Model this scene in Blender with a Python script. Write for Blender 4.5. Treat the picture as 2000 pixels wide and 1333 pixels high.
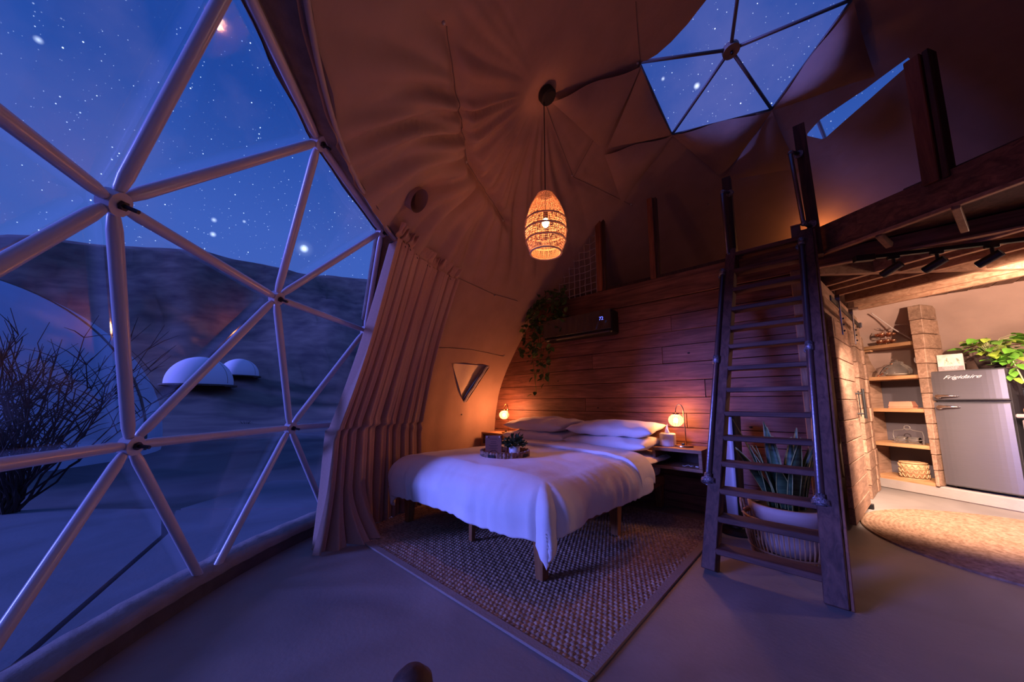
import bpy, bmesh, math, random
import numpy as np
from mathutils import Vector, Matrix, Euler, noise as mn
for o in list(bpy.data.objects): bpy.data.objects.remove(o)
S = bpy.context.scene
COL = S.collection
PI = math.pi
R_ = math.radians
random.seed(7)
rng = np.random.default_rng(7)

# ------------------------------------------------------------------ camera
HC = 1.15
FPX, CY0 = 667.0, 705.0
PITCH = math.atan((787 - CY0) / FPX)
YAW = R_(42.7)
cam = bpy.data.cameras.new('camera')
cam.sensor_width = 36
cam.lens = FPX / 2000 * 36
cam.shift_y = (CY0 - 666.5) / 2000
cam.clip_start = .02
cam.clip_end = 2000
co = bpy.data.objects.new('camera', cam)
COL.objects.link(co)
co.location = (0, 0, HC)
co.rotation_euler = (PI / 2 + PITCH, 0, YAW)
S.camera = co
S.view_settings.view_transform = 'Standard'
S.view_settings.look = 'None'
S.view_settings.gamma = 1
S.view_settings.use_curve_mapping = False
S.view_settings.exposure = 0.0
S.cycles.use_denoising = True
S.cycles.sample_clamp_indirect = 3
S.cycles.max_bounces = 8
S.cycles.transparent_max_bounces = 16

# direction helper: a sight line from the tripod towards a photographed point (world axes follow the plank wall)
_ex = (math.cos(YAW), -math.sin(YAW)); _ey = (math.sin(YAW), math.cos(YAW))
def sight(u, v):
    x = (u - 1000) / FPX; t = (CY0 - v) / FPX
    a = math.cos(PITCH) - t * math.sin(PITCH); z = math.sin(PITCH) + t * math.cos(PITCH)
    return Vector((x * _ex[0] + a * _ex[1], x * _ey[0] + a * _ey[1], z))
O0 = Vector((0, 0, HC))
def at_y(u, v, Y): d = sight(u, v); return O0 + d * (Y / d.y)
def at_z(u, v, Z): d = sight(u, v); return O0 + d * ((Z - HC) / d.z)
def at_r(u, v, r): d = sight(u, v); return O0 + d * (r / math.hypot(d.x, d.y))
DC = Vector((.35, 3.25, .37)); DR = 4.30
def at_dome(u, v, R=4.2):
    d = sight(u, v).normalized(); o = O0 - DC
    b = o.dot(d); return O0 + d * (-b + math.sqrt(max(0, b * b - (o.length_squared - R * R))))
def ring(az, z, R=DR):
    r = math.sqrt(max(0, R * R - (z - DC.z) ** 2)); return Vector((DC.x + r * math.cos(R_(az)), DC.y + r * math.sin(R_(az)), z))

# ------------------------------------------------------------------ sky
W = bpy.data.worlds.new('night_sky'); S.world = W; W.use_nodes = True
nt = W.node_tree; nt.nodes.clear(); N = nt.nodes; L = nt.links
def nd(t, **k):
    n = N.new(t)
    for a, b in k.items(): setattr(n, a, b)
    return n
def mth(op, a, b=None, c=None):
    n = N.new('ShaderNodeMath'); n.operation = op
    for i, q in enumerate((a, b, c)):
        if q is None: continue
        if isinstance(q, (int, float)): n.inputs[i].default_value = q
        else: L.new(q, n.inputs[i])
    return n.outputs[0]
geo = nd('ShaderNodeTexCoord'); D = geo.outputs['Generated']
sep = nd('ShaderNodeSeparateXYZ'); L.new(D, sep.inputs[0])
ramp = nd('ShaderNodeValToRGB'); L.new(sep.outputs[2], ramp.inputs[0])
cr = ramp.color_ramp; cr.elements[0].position = 0; cr.elements[0].color = (.075, .155, .52, 1)
cr.elements[1].position = 1; cr.elements[1].color = (.022, .075, .36, 1)
e = cr.elements.new(.38); e.color = (.058, .13, .50, 1)
e = cr.elements.new(.62); e.color = (.017, .075, .37, 1)
nz = nd('ShaderNodeTexNoise'); nz.inputs['Scale'].default_value = 2.2; nz.inputs['Detail'].default_value = 6; nz.inputs['Roughness'].default_value = .55; L.new(D, nz.inputs['Vector'])
nr = nd('ShaderNodeMapRange'); nr.inputs['From Min'].default_value = .5; nr.inputs['From Max'].default_value = .78; L.new(nz.outputs[0], nr.inputs['Value'])
mixm = nd('ShaderNodeMix', data_type='RGBA'); mixm.inputs[7].default_value = (.14, .15, .46, 1)
L.new(nr.outputs[0], mixm.inputs[0]); L.new(ramp.outputs[0], mixm.inputs[6])
acc = mixm.outputs[2]
def stars(scale, rad, dens, bright, seed):
    global acc
    v = nd('ShaderNodeTexVoronoi'); v.inputs['Scale'].default_value = scale
    mp = nd('ShaderNodeMapping'); mp.inputs['Location'].default_value = (seed, seed * 1.7, seed * .3); L.new(D, mp.inputs[0]); L.new(mp.outputs[0], v.inputs['Vector'])
    s2 = nd('ShaderNodeSeparateColor'); L.new(v.outputs['Color'], s2.inputs[0])
    on = mth('GREATER_THAN', s2.outputs[0], 1 - dens)
    f = mth('SUBTRACT', 1.0, mth('DIVIDE', v.outputs['Distance'], mth('MULTIPLY', mth('ADD', s2.outputs[1], .4), rad)))
    f = mth('MULTIPLY', mth('MAXIMUM', f, 0.0), on)
    f = mth('MULTIPLY', f, mth('MULTIPLY', mth('POWER', mth('ADD', s2.outputs[2], .25), 2.5), bright))
    a = nd('ShaderNodeMix', data_type='RGBA', blend_type='ADD'); a.inputs[0].default_value = 1; L.new(acc, a.inputs[6])
    c = nd('ShaderNodeVectorMath', operation='SCALE'); c.inputs[0].default_value = (.75, .85, 1.0); L.new(f, c.inputs['Scale']); L.new(c.outputs[0], a.inputs[7]); acc = a.outputs[2]
stars(190, .15, .5, 1.4, 3.1); stars(105, .11, .42, 2.8, 9.7); stars(50, .065, .3, 4.0, 5.3)
for (u, v, r, b) in ((594, 486, .0105, 2.2), (594, 486, .022, .25), (418, 430, .006, 1.0), (416, 458, .0065, 1.3), (477, 433, .004, .9), (1361, 168, .007, 1.7), (75, 78, .006, 1.1), (1295, 154, .0045, 1.0)):
    dv = sight(u, v).normalized()
    dn = nd('ShaderNodeVectorMath', operation='DISTANCE'); nrm = nd('ShaderNodeVectorMath', operation='NORMALIZE'); L.new(D, nrm.inputs[0])
    L.new(nrm.outputs[0], dn.inputs[0]); dn.inputs[1].default_value = dv
    f = mth('MULTIPLY', mth('POWER', mth('MAXIMUM', mth('SUBTRACT', 1.0, mth('DIVIDE', dn.outputs['Value'], r)), 0.0), 1.4), b)
    a = nd('ShaderNodeMix', data_type='RGBA', blend_type='ADD'); a.inputs[0].default_value = 1; L.new(acc, a.inputs[6])
    c = nd('ShaderNodeVectorMath', operation='SCALE'); c.inputs[0].default_value = (.8, .88, 1.0); L.new(f, c.inputs['Scale']); L.new(c.outputs[0], a.inputs[7]); acc = a.outputs[2]
bg = nd('ShaderNodeBackground'); bg.inputs['Strength'].default_value = 1.0; L.new(acc, bg.inputs[0])
ow = nd('ShaderNodeOutputWorld'); L.new(bg.outputs[0], ow.inputs[0])

# ------------------------------------------------------------------ lights
def light(name, kind, loc, energy, col, size=.05, aim=None, **k):
    l = bpy.data.lights.new(name, kind); l.energy = energy; l.color = col
    if kind == 'SUN': l.angle = size
    else: l.shadow_soft_size = size
    for a, b in k.items(): setattr(l, a, b)
    o = bpy.data.objects.new(name, l); COL.objects.link(o); o.location = loc
    if aim is not None: o.rotation_euler = (Vector(aim) - Vector(loc)).to_track_quat('-Z', 'Y').to_euler()
    return o
# soft blue sun added as moonlight through the big window, brightening the bed
light('moon_fill', 'SUN', (-4.3, -9.0, 2.4), 5.0, (.20, .22, 1.0), R_(16), aim=(0, 0, 0))
PEND = Vector((-1.65, 2.21, 2.67))
light('pendant_bulb_light', 'POINT', PEND, 34, (1, .29, .12), .04)
LAMP_R = Vector((-1.22, 3.90, 1.015)); LAMP_L = Vector((-3.70, 3.83, 1.015))
light('bedside_light_right', 'POINT', LAMP_R, 19, (1, .37, .13), .05)
light('bedside_light_left', 'POINT', LAMP_L, 36, (1, .34, .13), .05)
light('loft_lamp_light', 'POINT', (.12, 5.92, 3.30), 6.5, (1, .34, .09), .06)
SPOTS = [Vector((.47, 4.05, 2.28)), Vector((.73, 4.13, 2.28)), Vector((1.0, 4.24, 2.28)), Vector((1.55, 4.45, 2.28))]
AIMS = [Vector((.75, 6.3, .0)), Vector((.75, 6.7, .4)), Vector((1.1, 5.7, .0)), Vector((1.15, 6.95, 2.0))]
FLP = Vector((1.95, 4.95, 2.02))
light('added_floor_lamp_light', 'POINT', FLP, 74, (1, .60, .43), .09)  # fill from the added standing lamp, out of view
UPL = Vector((-.55, -.25, .22))
light('added_uplight_beam', 'SPOT', UPL + Vector((0, 0, .16)), 26, (1, .29, .13), .04, aim=(-2.6, 1.9, 2.9), spot_size=R_(64), spot_blend=1.0)  # unseen spot added to brighten the left canvas
for p, a in zip(SPOTS, AIMS):
    dr = (a - p).normalized()
    light('track_spot_light', 'SPOT', p + dr * .16 - Vector((0, 0, .13)), 640 if a.z < .1 else (330 if a.z > 1 else 130), (1, .70, .54), .03, aim=a, spot_size=R_(78), spot_blend=.8)

# ------------------------------------------------------------------ helpers
class MB:
    def __init__(s): s.v = []; s.f = []
    def add(s, vs, fs):
        n = len(s.v); s.v += [tuple(p) for p in vs]; s.f += [tuple(i + n for i in f) for f in fs]; return s
    def box(s, c, d, rz=0, c_=.0, M=None):
        """box centre c, size d, chamfer c_"""
        hx, hy, hz = d[0] / 2, d[1] / 2, d[2] / 2; b = min(c_, hx * .9, hy * .9, hz * .9)
        vs = []; fs = []
        if b <= 0:
            vs = [(x, y, z) for x in (-hx, hx) for y in (-hy, hy) for z in (-hz, hz)]
            fs = [(0, 1, 3, 2), (4, 6, 7, 5), (0, 4, 5, 1), (2, 3, 7, 6), (0, 2, 6, 4), (1, 5, 7, 3)]
        else:
            idx = {}
            for sx in (-1, 1):
                for sy in (-1, 1):
                    for sz in (-1, 1):
                        for ax in range(3):
                            p = [sx * (hx - b), sy * (hy - b), sz * (hz - b)]
                            p[ax] = (sx * hx, sy * hy, sz * hz)[ax]
                            idx[sx, sy, sz, ax] = len(vs); vs.append(tuple(p))
            for ax in range(3):
                a, b2 = [q for q in range(3) if q != ax]
                for sg in (-1, 1):
                    q = []
                    for (i, j) in ((-1, -1), (1, -1), (1, 1), (-1, 1)):
                        k = [0, 0, 0]; k[ax] = sg; k[a] = i; k[b2] = j; q.append(idx[k[0], k[1], k[2], ax])
                    fs.append(tuple(q))
                for i in (-1, 1):
                    for j in (-1, 1):
                        k0 = [0, 0, 0]; k0[a] = i; k0[b2] = j; k0[ax] = -1; k1 = list(k0); k1[ax] = 1
                        fs.append((idx[(*k0, a)], idx[(*k1, a)], idx[(*k1, b2)], idx[(*k0, b2)]))
            for sx in (-1, 1):
                for sy in (-1, 1):
                    for sz in (-1, 1): fs.append(tuple(idx[sx, sy, sz, q] for q in range(3)))
        cs, sn = math.cos(rz), math.sin(rz)
        if M is None: out = [(c[0] + x * cs - y * sn, c[1] + x * sn + y * cs, c[2] + z) for x, y, z in vs]
        else: out = [tuple(M @ Vector(p) + Vector(c)) for p in vs]
        return s.add(out, fs)
    def beam(s, a, b, w, h, up=(0, 0, 1), c_=0.004):
        """rectangular bar from a to b, w across, h along 'up'"""
        a = Vector(a); b = Vector(b); x = (b - a); l = x.length; x.normalize(); u = Vector(up); y = u.cross(x).normalized(); z = x.cross(y)
        M = Matrix((x, y, z)).transposed()
        return s.box((a + b) / 2, (l, w, h), c_=c_, M=M)
    def tube(s, pts, r, n=8, cap=True, closed=False):
        pts = [Vector(p) for p in pts]; m = len(pts); rr = r if isinstance(r, (list, tuple)) else [r] * m
        vs = []; prev = None
        for i, p in enumerate(pts):
            if closed: t = (pts[(i + 1) % m] - pts[i - 1])
            else: t = pts[min(i + 1, m - 1)] - pts[max(i - 1, 0)]
            t.normalize()
            if prev is None:
                a = t.orthogonal().normalized()
            else:
                a = (prev - t * prev.dot(t)); a = a.normalized() if a.length > 1e-6 else t.orthogonal().normalized()
            prev = a; b = t.cross(a)
            for k in range(n):
                an = 2 * PI * k / n; vs.append(p + (a * math.cos(an) + b * math.sin(an)) * rr[i])
        fs = []
        for i in range(m if closed else m - 1):
            j = (i + 1) % m
            for k in range(n): fs.append((i * n + k, i * n + (k + 1) % n, j * n + (k + 1) % n, j * n + k))
        if cap and not closed: fs += [tuple(range(n))[::-1], tuple(range((m - 1) * n, m * n))]
        return s.add(vs, fs)
    def lathe(s, prof, n=32, c=(0, 0, 0), cap=False):
        vs = [(c[0] + r * math.cos(2 * PI * k / n), c[1] + r * math.sin(2 * PI * k / n), c[2] + z) for r, z in prof for k in range(n)]
        fs = [(i * n + k, i * n + (k + 1) % n, (i + 1) * n + (k + 1) % n, (i + 1) * n + k) for i in range(len(prof) - 1) for k in range(n)]
        if cap: fs += [tuple(range(n))[::-1], tuple(range((len(prof) - 1) * n, len(prof) * n))]
        return s.add(vs, fs)
    def grid(s, P):
        h = len(P); w = len(P[0])
        return s.add([q for row in P for q in row], [(i * w + j, i * w + j + 1, (i + 1) * w + j + 1, (i + 1) * w + j) for i in range(h - 1) for j in range(w - 1)])
    def prism(s, poly, z0, z1):
        n = len(poly); vs = [(x, y, z0) for x, y in poly] + [(x, y, z1) for x, y in poly]
        return s.add(vs, [tuple(range(n))[::-1], tuple(range(n, 2 * n))] + [(i, (i + 1) % n, n + (i + 1) % n, n + i) for i in range(n)])
    def ball(s, c, r, n=12, m=8, sc=(1, 1, 1)):
        prof = []
        for i in range(m + 1):
            a = -PI / 2 + PI * i / m; prof.append((max(1e-4, math.cos(a) * r), math.sin(a) * r))
        vs = [(c[0] + q * math.cos(2 * PI * k / n) * sc[0], c[1] + q * math.sin(2 * PI * k / n) * sc[1], c[2] + z * sc[2]) for q, z in prof for k in range(n)]
        return s.add(vs, [(i * n + k, i * n + (k + 1) % n, (i + 1) * n + (k + 1) % n, (i + 1) * n + k) for i in range(m) for k in range(n)])
    def mesh(s, name, mat, smooth=False, off=(0, 0, 0)):
        me = bpy.data.meshes.new(name)
        vs = s.v
        if any(off): vs = [(a - off[0], b - off[1], c - off[2]) for a, b, c in vs]
        me.from_pydata(vs, [], s.f); me.validate(); me.materials.append(mat)
        if smooth: me.shade_smooth()
        return me
def put(name, me, parent=None, loc=(0, 0, 0), label=None, kind=None, **k):
    o = bpy.data.objects.new(name, me); COL.objects.link(o); o.location = loc
    if parent is not None: o.parent = parent
    if label: o['label'] = label
    if kind: o['kind'] = kind
    return o
def wloc(p):
    v = Vector((0, 0, 0))
    while p is not None: v = v + p.location; p = p.parent
    return v
def obj(name, mb, mat, parent=None, smooth=False, label=None, kind=None, world=False, bev=0, sub=0, solid=0):
    """one mesh object; world=True when mb is in world coordinates and the parent sits elsewhere"""
    off = wloc(parent) if (world and parent is not None) else (0, 0, 0)
    o = put(name, mb.mesh(name, mat, smooth, off), parent, label=label, kind=kind)
    if solid:
        m = o.modifiers.new('s', 'SOLIDIFY'); m.thickness = solid; m.offset = 0
    if bev:
        m = o.modifiers.new('b', 'BEVEL'); m.width = bev; m.segments = 2; m.limit_method = 'ANGLE'
    if sub:
        m = o.modifiers.new('u', 'SUBSURF'); m.levels = sub; m.render_levels = sub
    return o
GROUPS = dict(table_lamp='lit bedside lamps', nightstand='nightstands beside the bed', distant_dome='far dome tents below the hill', tumbler='tumblers in the wire carrier', grab_pipe='steel grab pipes at the ladder top', desert_shrub='bare shrubs outside the window')
def thing(name, label, cat, loc=(0, 0, 0), rz=0, group=None):
    group = group or GROUPS.get(name)
    o = bpy.data.objects.new(name, None); o.empty_display_size = .1; COL.objects.link(o); o.location = loc; o.rotation_euler = (0, 0, rz)
    o['label'] = label; o['category'] = cat
    if group: o['group'] = group
    return o
def tag(o, label, cat, group=None):
    o['label'] = label; o['category'] = cat
    if group: o['group'] = group
    return o
def recentre(o):
    """give a one-mesh thing its origin at its base"""
    me = o.data; n = len(me.vertices); a = np.empty(n * 3); me.vertices.foreach_get('co', a); a = a.reshape(-1, 3)
    c = Vector(((a[:, 0].min() + a[:, 0].max()) / 2, (a[:, 1].min() + a[:, 1].max()) / 2, a[:, 2].min()))
    me.transform(Matrix.Translation(-c)); o.location = o.location + c; return o
def copy_tree(o, loc=None, rz=None, label=None, parent=None):
    c = o.copy(); COL.objects.link(c)
    if parent is not None: c.parent = parent
    if loc is not None: c.location = loc
    if rz is not None: c.rotation_euler = (0, 0, rz)
    if label: c['label'] = label
    for ch in list(o.children): copy_tree(ch, parent=c)
    return c
def struct(name, label=None, loc=(0, 0, 0)):
    o = bpy.data.objects.new(name, None); COL.objects.link(o); o['kind'] = 'structure'; o.location = loc
    if label: o['label'] = label
    return o

# ------------------------------------------------------------------ materials
def mat_new(name):
    m = bpy.data.materials.new(name); m.use_nodes = True; t = m.node_tree; b = t.nodes['Principled BSDF']; return m, t, b
def plain(name, col, rough=.6, metal=0, noise=0, nscale=8, bump=0, bscale=60, spec=.5, emit=None, es=0, sheen=0, stretch=(1, 1, 1), col2=None):
    m, t, b = mat_new(name); b.inputs['Roughness'].default_value = rough; b.inputs['Metallic'].default_value = metal; b.inputs['Specular IOR Level'].default_value = spec
    b.inputs['Base Color'].default_value = (*col, 1)
    if sheen: b.inputs['Sheen Weight'].default_value = sheen
    tc = t.nodes.new('ShaderNodeTexCoord'); mp = t.nodes.new('ShaderNodeMapping'); mp.inputs['Scale'].default_value = stretch; t.links.new(tc.outputs['Object'], mp.inputs[0])
    if noise or col2:
        n = t.nodes.new('ShaderNodeTexNoise'); n.inputs['Scale'].default_value = nscale; n.inputs['Detail'].default_value = 6; t.links.new(mp.outputs[0], n.inputs[0])
        r = t.nodes.new('ShaderNodeValToRGB'); r.color_ramp.elements[0].position = .32; r.color_ramp.elements[1].position = .7
        c2 = col2 or tuple(min(1, c * (1 + noise)) for c in col); c1 = col if col2 else tuple(c * (1 - noise) for c in col)
        r.color_ramp.elements[0].color = (*c1, 1); r.color_ramp.elements[1].color = (*c2, 1); t.links.new(n.outputs[0], r.inputs[0]); t.links.new(r.outputs[0], b.inputs['Base Color'])
    if bump:
        n2 = t.nodes.new('ShaderNodeTexNoise'); n2.inputs['Scale'].default_value = bscale; n2.inputs['Detail'].default_value = 5; t.links.new(mp.outputs[0], n2.inputs[0])
        bp = t.nodes.new('ShaderNodeBump'); bp.inputs['Strength'].default_value = bump; bp.inputs['Distance'].default_value = .02; t.links.new(n2.outputs[0], bp.inputs['Height']); t.links.new(bp.outputs[0], b.inputs['Normal'])
    if emit: b.inputs['Emission Color'].default_value = (*emit, 1); b.inputs['Emission Strength'].default_value = es
    return m
def wood(name, c1, c2, axis='x', rough=.6, scale=1.0, bump=.25, knots=False):
    m, t, b = mat_new(name); b.inputs['Roughness'].default_value = rough; b.inputs['Specular IOR Level'].default_value = .35
    tc = t.nodes.new('ShaderNodeTexCoord'); oi = t.nodes.new('ShaderNodeObjectInfo'); ad = t.nodes.new('ShaderNodeVectorMath'); ad.operation = 'ADD'
    sc = t.nodes.new('ShaderNodeVectorMath'); sc.operation = 'SCALE'; sc.inputs[0].default_value = (17, 23, 31); t.links.new(oi.outputs['Random'], sc.inputs['Scale'])
    t.links.new(tc.outputs['Object'], ad.inputs[0]); t.links.new(sc.outputs[0], ad.inputs[1])
    mp = t.nodes.new('ShaderNodeMapping'); s = {'x': (1.2, 14, 14), 'y': (14, 1.2, 14), 'z': (14, 14, 1.2)}[axis]; mp.inputs['Scale'].default_value = tuple(q * scale for q in s)
    t.links.new(ad.outputs[0], mp.inputs[0])
    n = t.nodes.new('ShaderNodeTexNoise'); n.inputs['Scale'].default_value = 1.6; n.inputs['Detail'].default_value = 9; n.inputs['Roughness'].default_value = .62; n.inputs['Distortion'].default_value = 1.1; t.links.new(mp.outputs[0], n.inputs[0])
    r = t.nodes.new('ShaderNodeValToRGB'); r.color_ramp.elements[0].position = .34; r.color_ramp.elements[1].position = .68
    r.color_ramp.elements[0].color = (*c1, 1); r.color_ramp.elements[1].color = (*c2, 1); t.links.new(n.outputs[0], r.inputs[0])
    # blotches of stain, and each board a little lighter or darker
    n3 = t.nodes.new('ShaderNodeTexNoise'); n3.inputs['Scale'].default_value = 2.3; n3.inputs['Detail'].default_value = 3; t.links.new(ad.outputs[0], n3.inputs[0])
    mr = t.nodes.new('ShaderNodeMapRange'); mr.inputs['From Min'].default_value = .3; mr.inputs['From Max'].default_value = .7; mr.inputs['To Min'].default_value = .7; mr.inputs['To Max'].default_value = 1.2; t.links.new(n3.outputs[0], mr.inputs[0])
    mr2 = t.nodes.new('ShaderNodeMapRange'); mr2.inputs['To Min'].default_value = .78; mr2.inputs['To Max'].default_value = 1.18; t.links.new(oi.outputs['Random'], mr2.inputs[0])
    mu = t.nodes.new('ShaderNodeMath'); mu.operation = 'MULTIPLY'; t.links.new(mr.outputs[0], mu.inputs[0]); t.links.new(mr2.outputs[0], mu.inputs[1])
    vs = t.nodes.new('ShaderNodeVectorMath'); vs.operation = 'SCALE'; t.links.new(r.outputs[0], vs.inputs[0]); t.links.new(mu.outputs[0], vs.inputs['Scale'])
    t.links.new(vs.outputs[0], b.inputs['Base Color'])
    bp = t.nodes.new('ShaderNodeBump'); bp.inputs['Strength'].default_value = bump; bp.inputs['Distance'].default_value = .01; t.links.new(n.outputs[0], bp.inputs['Height']); t.links.new(bp.outputs[0], b.inputs['Normal'])
    return m
def emis(name, col, st):
    m = bpy.data.materials.new(name); m.use_nodes = True; t = m.node_tree; t.nodes.clear(); e = t.nodes.new('ShaderNodeEmission'); e.inputs[0].default_value = (*col, 1); e.inputs[1].default_value = st
    o = t.nodes.new('ShaderNodeOutputMaterial'); t.links.new(e.outputs[0], o.inputs[0]); return m
def film(name, tint, gloss=.06, rough=.05, glow=None, gs=0, clear=1.0, haze=None, hz=0):
    """thin clear sheet: transparent with a weak sheen"""
    m = bpy.data.materials.new(name); m.use_nodes = True; t = m.node_tree; t.nodes.clear()
    tr = t.nodes.new('ShaderNodeBsdfTransparent'); tr.inputs[0].default_value = (*tint, 1); g = t.nodes.new('ShaderNodeBsdfGlossy'); g.inputs['Roughness'].default_value = rough; g.inputs[0].default_value = (1, 1, 1, 1)
    fr = t.nodes.new('ShaderNodeFresnel'); fr.inputs[0].default_value = 1.35
    mx = t.nodes.new('ShaderNodeMixShader'); mu = t.nodes.new('ShaderNodeMath'); mu.operation = 'MULTIPLY'; mu.inputs[1].default_value = gloss * 10; t.links.new(fr.outputs[0], mu.inputs[0]); t.links.new(mu.outputs[0], mx.inputs[0])
    t.links.new(tr.outputs[0], mx.inputs[1]); t.links.new(g.outputs[0], mx.inputs[2]); last = mx.outputs[0]
    if haze:
        df = t.nodes.new('ShaderNodeBsdfDiffuse'); df.inputs[0].default_value = (*haze, 1); m2 = t.nodes.new('ShaderNodeMixShader'); m2.inputs[0].default_value = hz; t.links.new(last, m2.inputs[1]); t.links.new(df.outputs[0], m2.inputs[2]); last = m2.outputs[0]
    if glow:
        em = t.nodes.new('ShaderNodeEmission'); em.inputs[0].default_value = (*glow, 1); em.inputs[1].default_value = gs; a = t.nodes.new('ShaderNodeAddShader'); t.links.new(last, a.inputs[0]); t.links.new(em.outputs[0], a.inputs[1]); last = a.outputs[0]
    o = t.nodes.new('ShaderNodeOutputMaterial'); t.links.new(last, o.inputs[0]); return m

M_canvas = plain('canvas', (.36, .235, .185), .9, noise=.06, nscale=5, bump=.25, bscale=9, spec=.2)
M_seam = plain('seam', (.16, .12, .10), .9)
M_button = plain('button', (.55, .5, .45), .35, .6)
M_band = plain('band_fabric', (.20, .15, .13), .85, noise=.25, nscale=9, bump=.5, bscale=14)
M_piping = plain('piping', (.40, .31, .27), .6)
M_strut = plain('strut_paint', (.50, .45, .50), .28, bump=.05, bscale=20)
M_bolt = plain('bolt', (.05, .05, .06), .4, .9)
M_pane = film('clear_vinyl', (.80, .89, 1.0), .007, .06, haze=(.4, .45, .7), hz=.012)
M_curb = plain('curb', (.10, .07, .06), .8, noise=.2, bump=.2)
M_cap = plain('curb_cap', (.26, .20, .18), .8, noise=.15, bump=.3, bscale=30)
M_curtain = plain('curtain_linen', (.40, .24, .185), .9, noise=.05, nscale=60, bump=.15, bscale=260, sheen=.2)
M_wall = wood('reclaimed_dark', (.12, .042, .028), (.27, .115, .08), 'x', .62, bump=.2)
M_beamx = wood('beam_dark', (.09, .035, .02), (.26, .11, .06), 'x', .65, .8)
M_doorw = wood('reclaimed_light', (.22, .12, .075), (.42, .25, .165), 'y', .65, bump=.35)
M_lightz = wood('post_light', (.22, .12, .07), (.38, .23, .13), 'z', .65)
M_joist = wood('joist_wood', (.26, .12, .065), (.48, .27, .16), 'x', .6)
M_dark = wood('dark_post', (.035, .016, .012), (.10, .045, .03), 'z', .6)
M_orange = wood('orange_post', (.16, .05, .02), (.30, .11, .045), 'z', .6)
M_ladder = wood('ladder_wood', (.045, .018, .014), (.13, .058, .042), 'z', .65, bump=.3)
M_rung = wood('rung_wood', (.045, .018, .014), (.13, .058, .042), 'x', .65, bump=.3)
M_shelf = wood('shelf_wood', (.34, .16, .07), (.56, .30, .14), 'x', .5)
M_night = wood('nightstand_wood', (.20, .10, .055), (.36, .20, .12), 'x', .55)
M_bed = wood('bed_wood', (.22, .085, .03), (.40, .17, .065), 'x', .45)
M_bedz = wood('bed_leg_wood', (.22, .085, .03), (.40, .17, .065), 'z', .45)
M_linen = plain('white_linen', (.80, .76, .78), .9, noise=.02, nscale=10, bump=.12, bscale=30, sheen=.15)
M_pillow = plain('pillow_linen', (.82, .78, .80), .9, bump=.1, bscale=40, sheen=.15)
M_steel = plain('pipe_steel', (.20, .17, .19), .35, .85, bump=.1, bscale=50)
M_flange = plain('flange_iron', (.22, .21, .24), .5, .7, noise=.8, nscale=120)
M_black = plain('black_metal', (.012, .011, .012), .45, .3)
M_blackm = plain('black_matte', (.010, .009, .010), .8)
M_brass = plain('brass', (.42, .24, .10), .3, .9)
M_copper = plain('copper', (.75, .32, .18), .25, .9)
M_rattan = plain('rattan', (.55, .33, .16), .6, noise=.2, nscale=30)
M_rattand = plain('rattan_dark', (.34, .17, .08), .6, noise=.25, nscale=30)
M_white = plain('white_ceramic', (.72, .70, .68), .35)
M_terra = plain('terracotta', (.62, .25, .15), .8, noise=.1)
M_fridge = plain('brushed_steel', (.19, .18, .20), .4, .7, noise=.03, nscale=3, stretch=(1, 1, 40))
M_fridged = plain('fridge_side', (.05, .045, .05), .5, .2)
M_chrome = plain('chrome', (.75, .72, .72), .12, 1)
M_plaster = plain('plaster', (.34, .28, .25), .85, noise=.08, nscale=4, bump=.2, bscale=25)
M_leaf = plain('leaf_green', (.16, .42, .04), .45, noise=.35, nscale=9)
M_leafy = plain('leaf_yellow', (.42, .58, .07), .45, noise=.25, nscale=9)
M_leafd = plain('leaf_dark', (.07, .12, .055), .5, noise=.4, nscale=9)
M_leafv = plain('vine_leaf', (.07, .14, .03), .5, noise=.4, nscale=9)
M_snake = plain('snake_leaf', (.05, .10, .045), .45, noise=.6, nscale=6, stretch=(1, 1, 7))
M_snakee = plain('snake_edge', (.30, .30, .09), .45)
M_soil = plain('soil', (.03, .02, .014), .95)
M_glass = film('thin_glass', (.93, .92, .9), .09, .02, haze=(.8, .75, .7), hz=.06)
M_paper = plain('paper', (.75, .68, .6), .85)
M_kraft = plain('kraft', (.30, .15, .12), .85)

# ------------------------------------------------------------------ floor, ground, outside
def concrete(name, c1, c2, rough=.55, sc=1.3):
    m, t, b = mat_new(name); tc = t.nodes.new('ShaderNodeTexCoord'); b.inputs['Roughness'].default_value = rough; b.inputs['Specular IOR Level'].default_value = .35
    n = t.nodes.new('ShaderNodeTexNoise'); n.inputs['Scale'].default_value = sc; n.inputs['Detail'].default_value = 8; n.inputs['Distortion'].default_value = .8; t.links.new(tc.outputs['Object'], n.inputs[0])
    r = t.nodes.new('ShaderNodeValToRGB'); r.color_ramp.elements[0].position = .35; r.color_ramp.elements[1].position = .68; r.color_ramp.elements[0].color = (*c1, 1); r.color_ramp.elements[1].color = (*c2, 1)
    t.links.new(n.outputs[0], r.inputs[0]); t.links.new(r.outputs[0], b.inputs['Base Color'])
    n2 = t.nodes.new('ShaderNodeTexNoise'); n2.inputs['Scale'].default_value = 40; n2.inputs['Detail'].default_value = 5; t.links.new(tc.outputs['Object'], n2.inputs[0])
    bp = t.nodes.new('ShaderNodeBump'); bp.inputs['Strength'].default_value = .12; bp.inputs['Distance'].default_value = .01; t.links.new(n2.outputs[0], bp.inputs['Height']); t.links.new(bp.outputs[0], b.inputs['Normal'])
    return m
M_floor = concrete('floor_concrete', (.20, .17, .155), (.29, .25, .225))
M_patio = concrete('patio_concrete', (.16, .17, .19), (.22, .23, .26), .8)
M_ground = concrete('desert_ground', (.09, .09, .10), (.20, .19, .19), .95, .5)
b = MB(); b.prism([(DC.x + 4.52 * math.cos(2 * PI * k / 96), DC.y + 4.52 * math.sin(2 * PI * k / 96)) for k in range(96)], -.12, 0)
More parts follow.
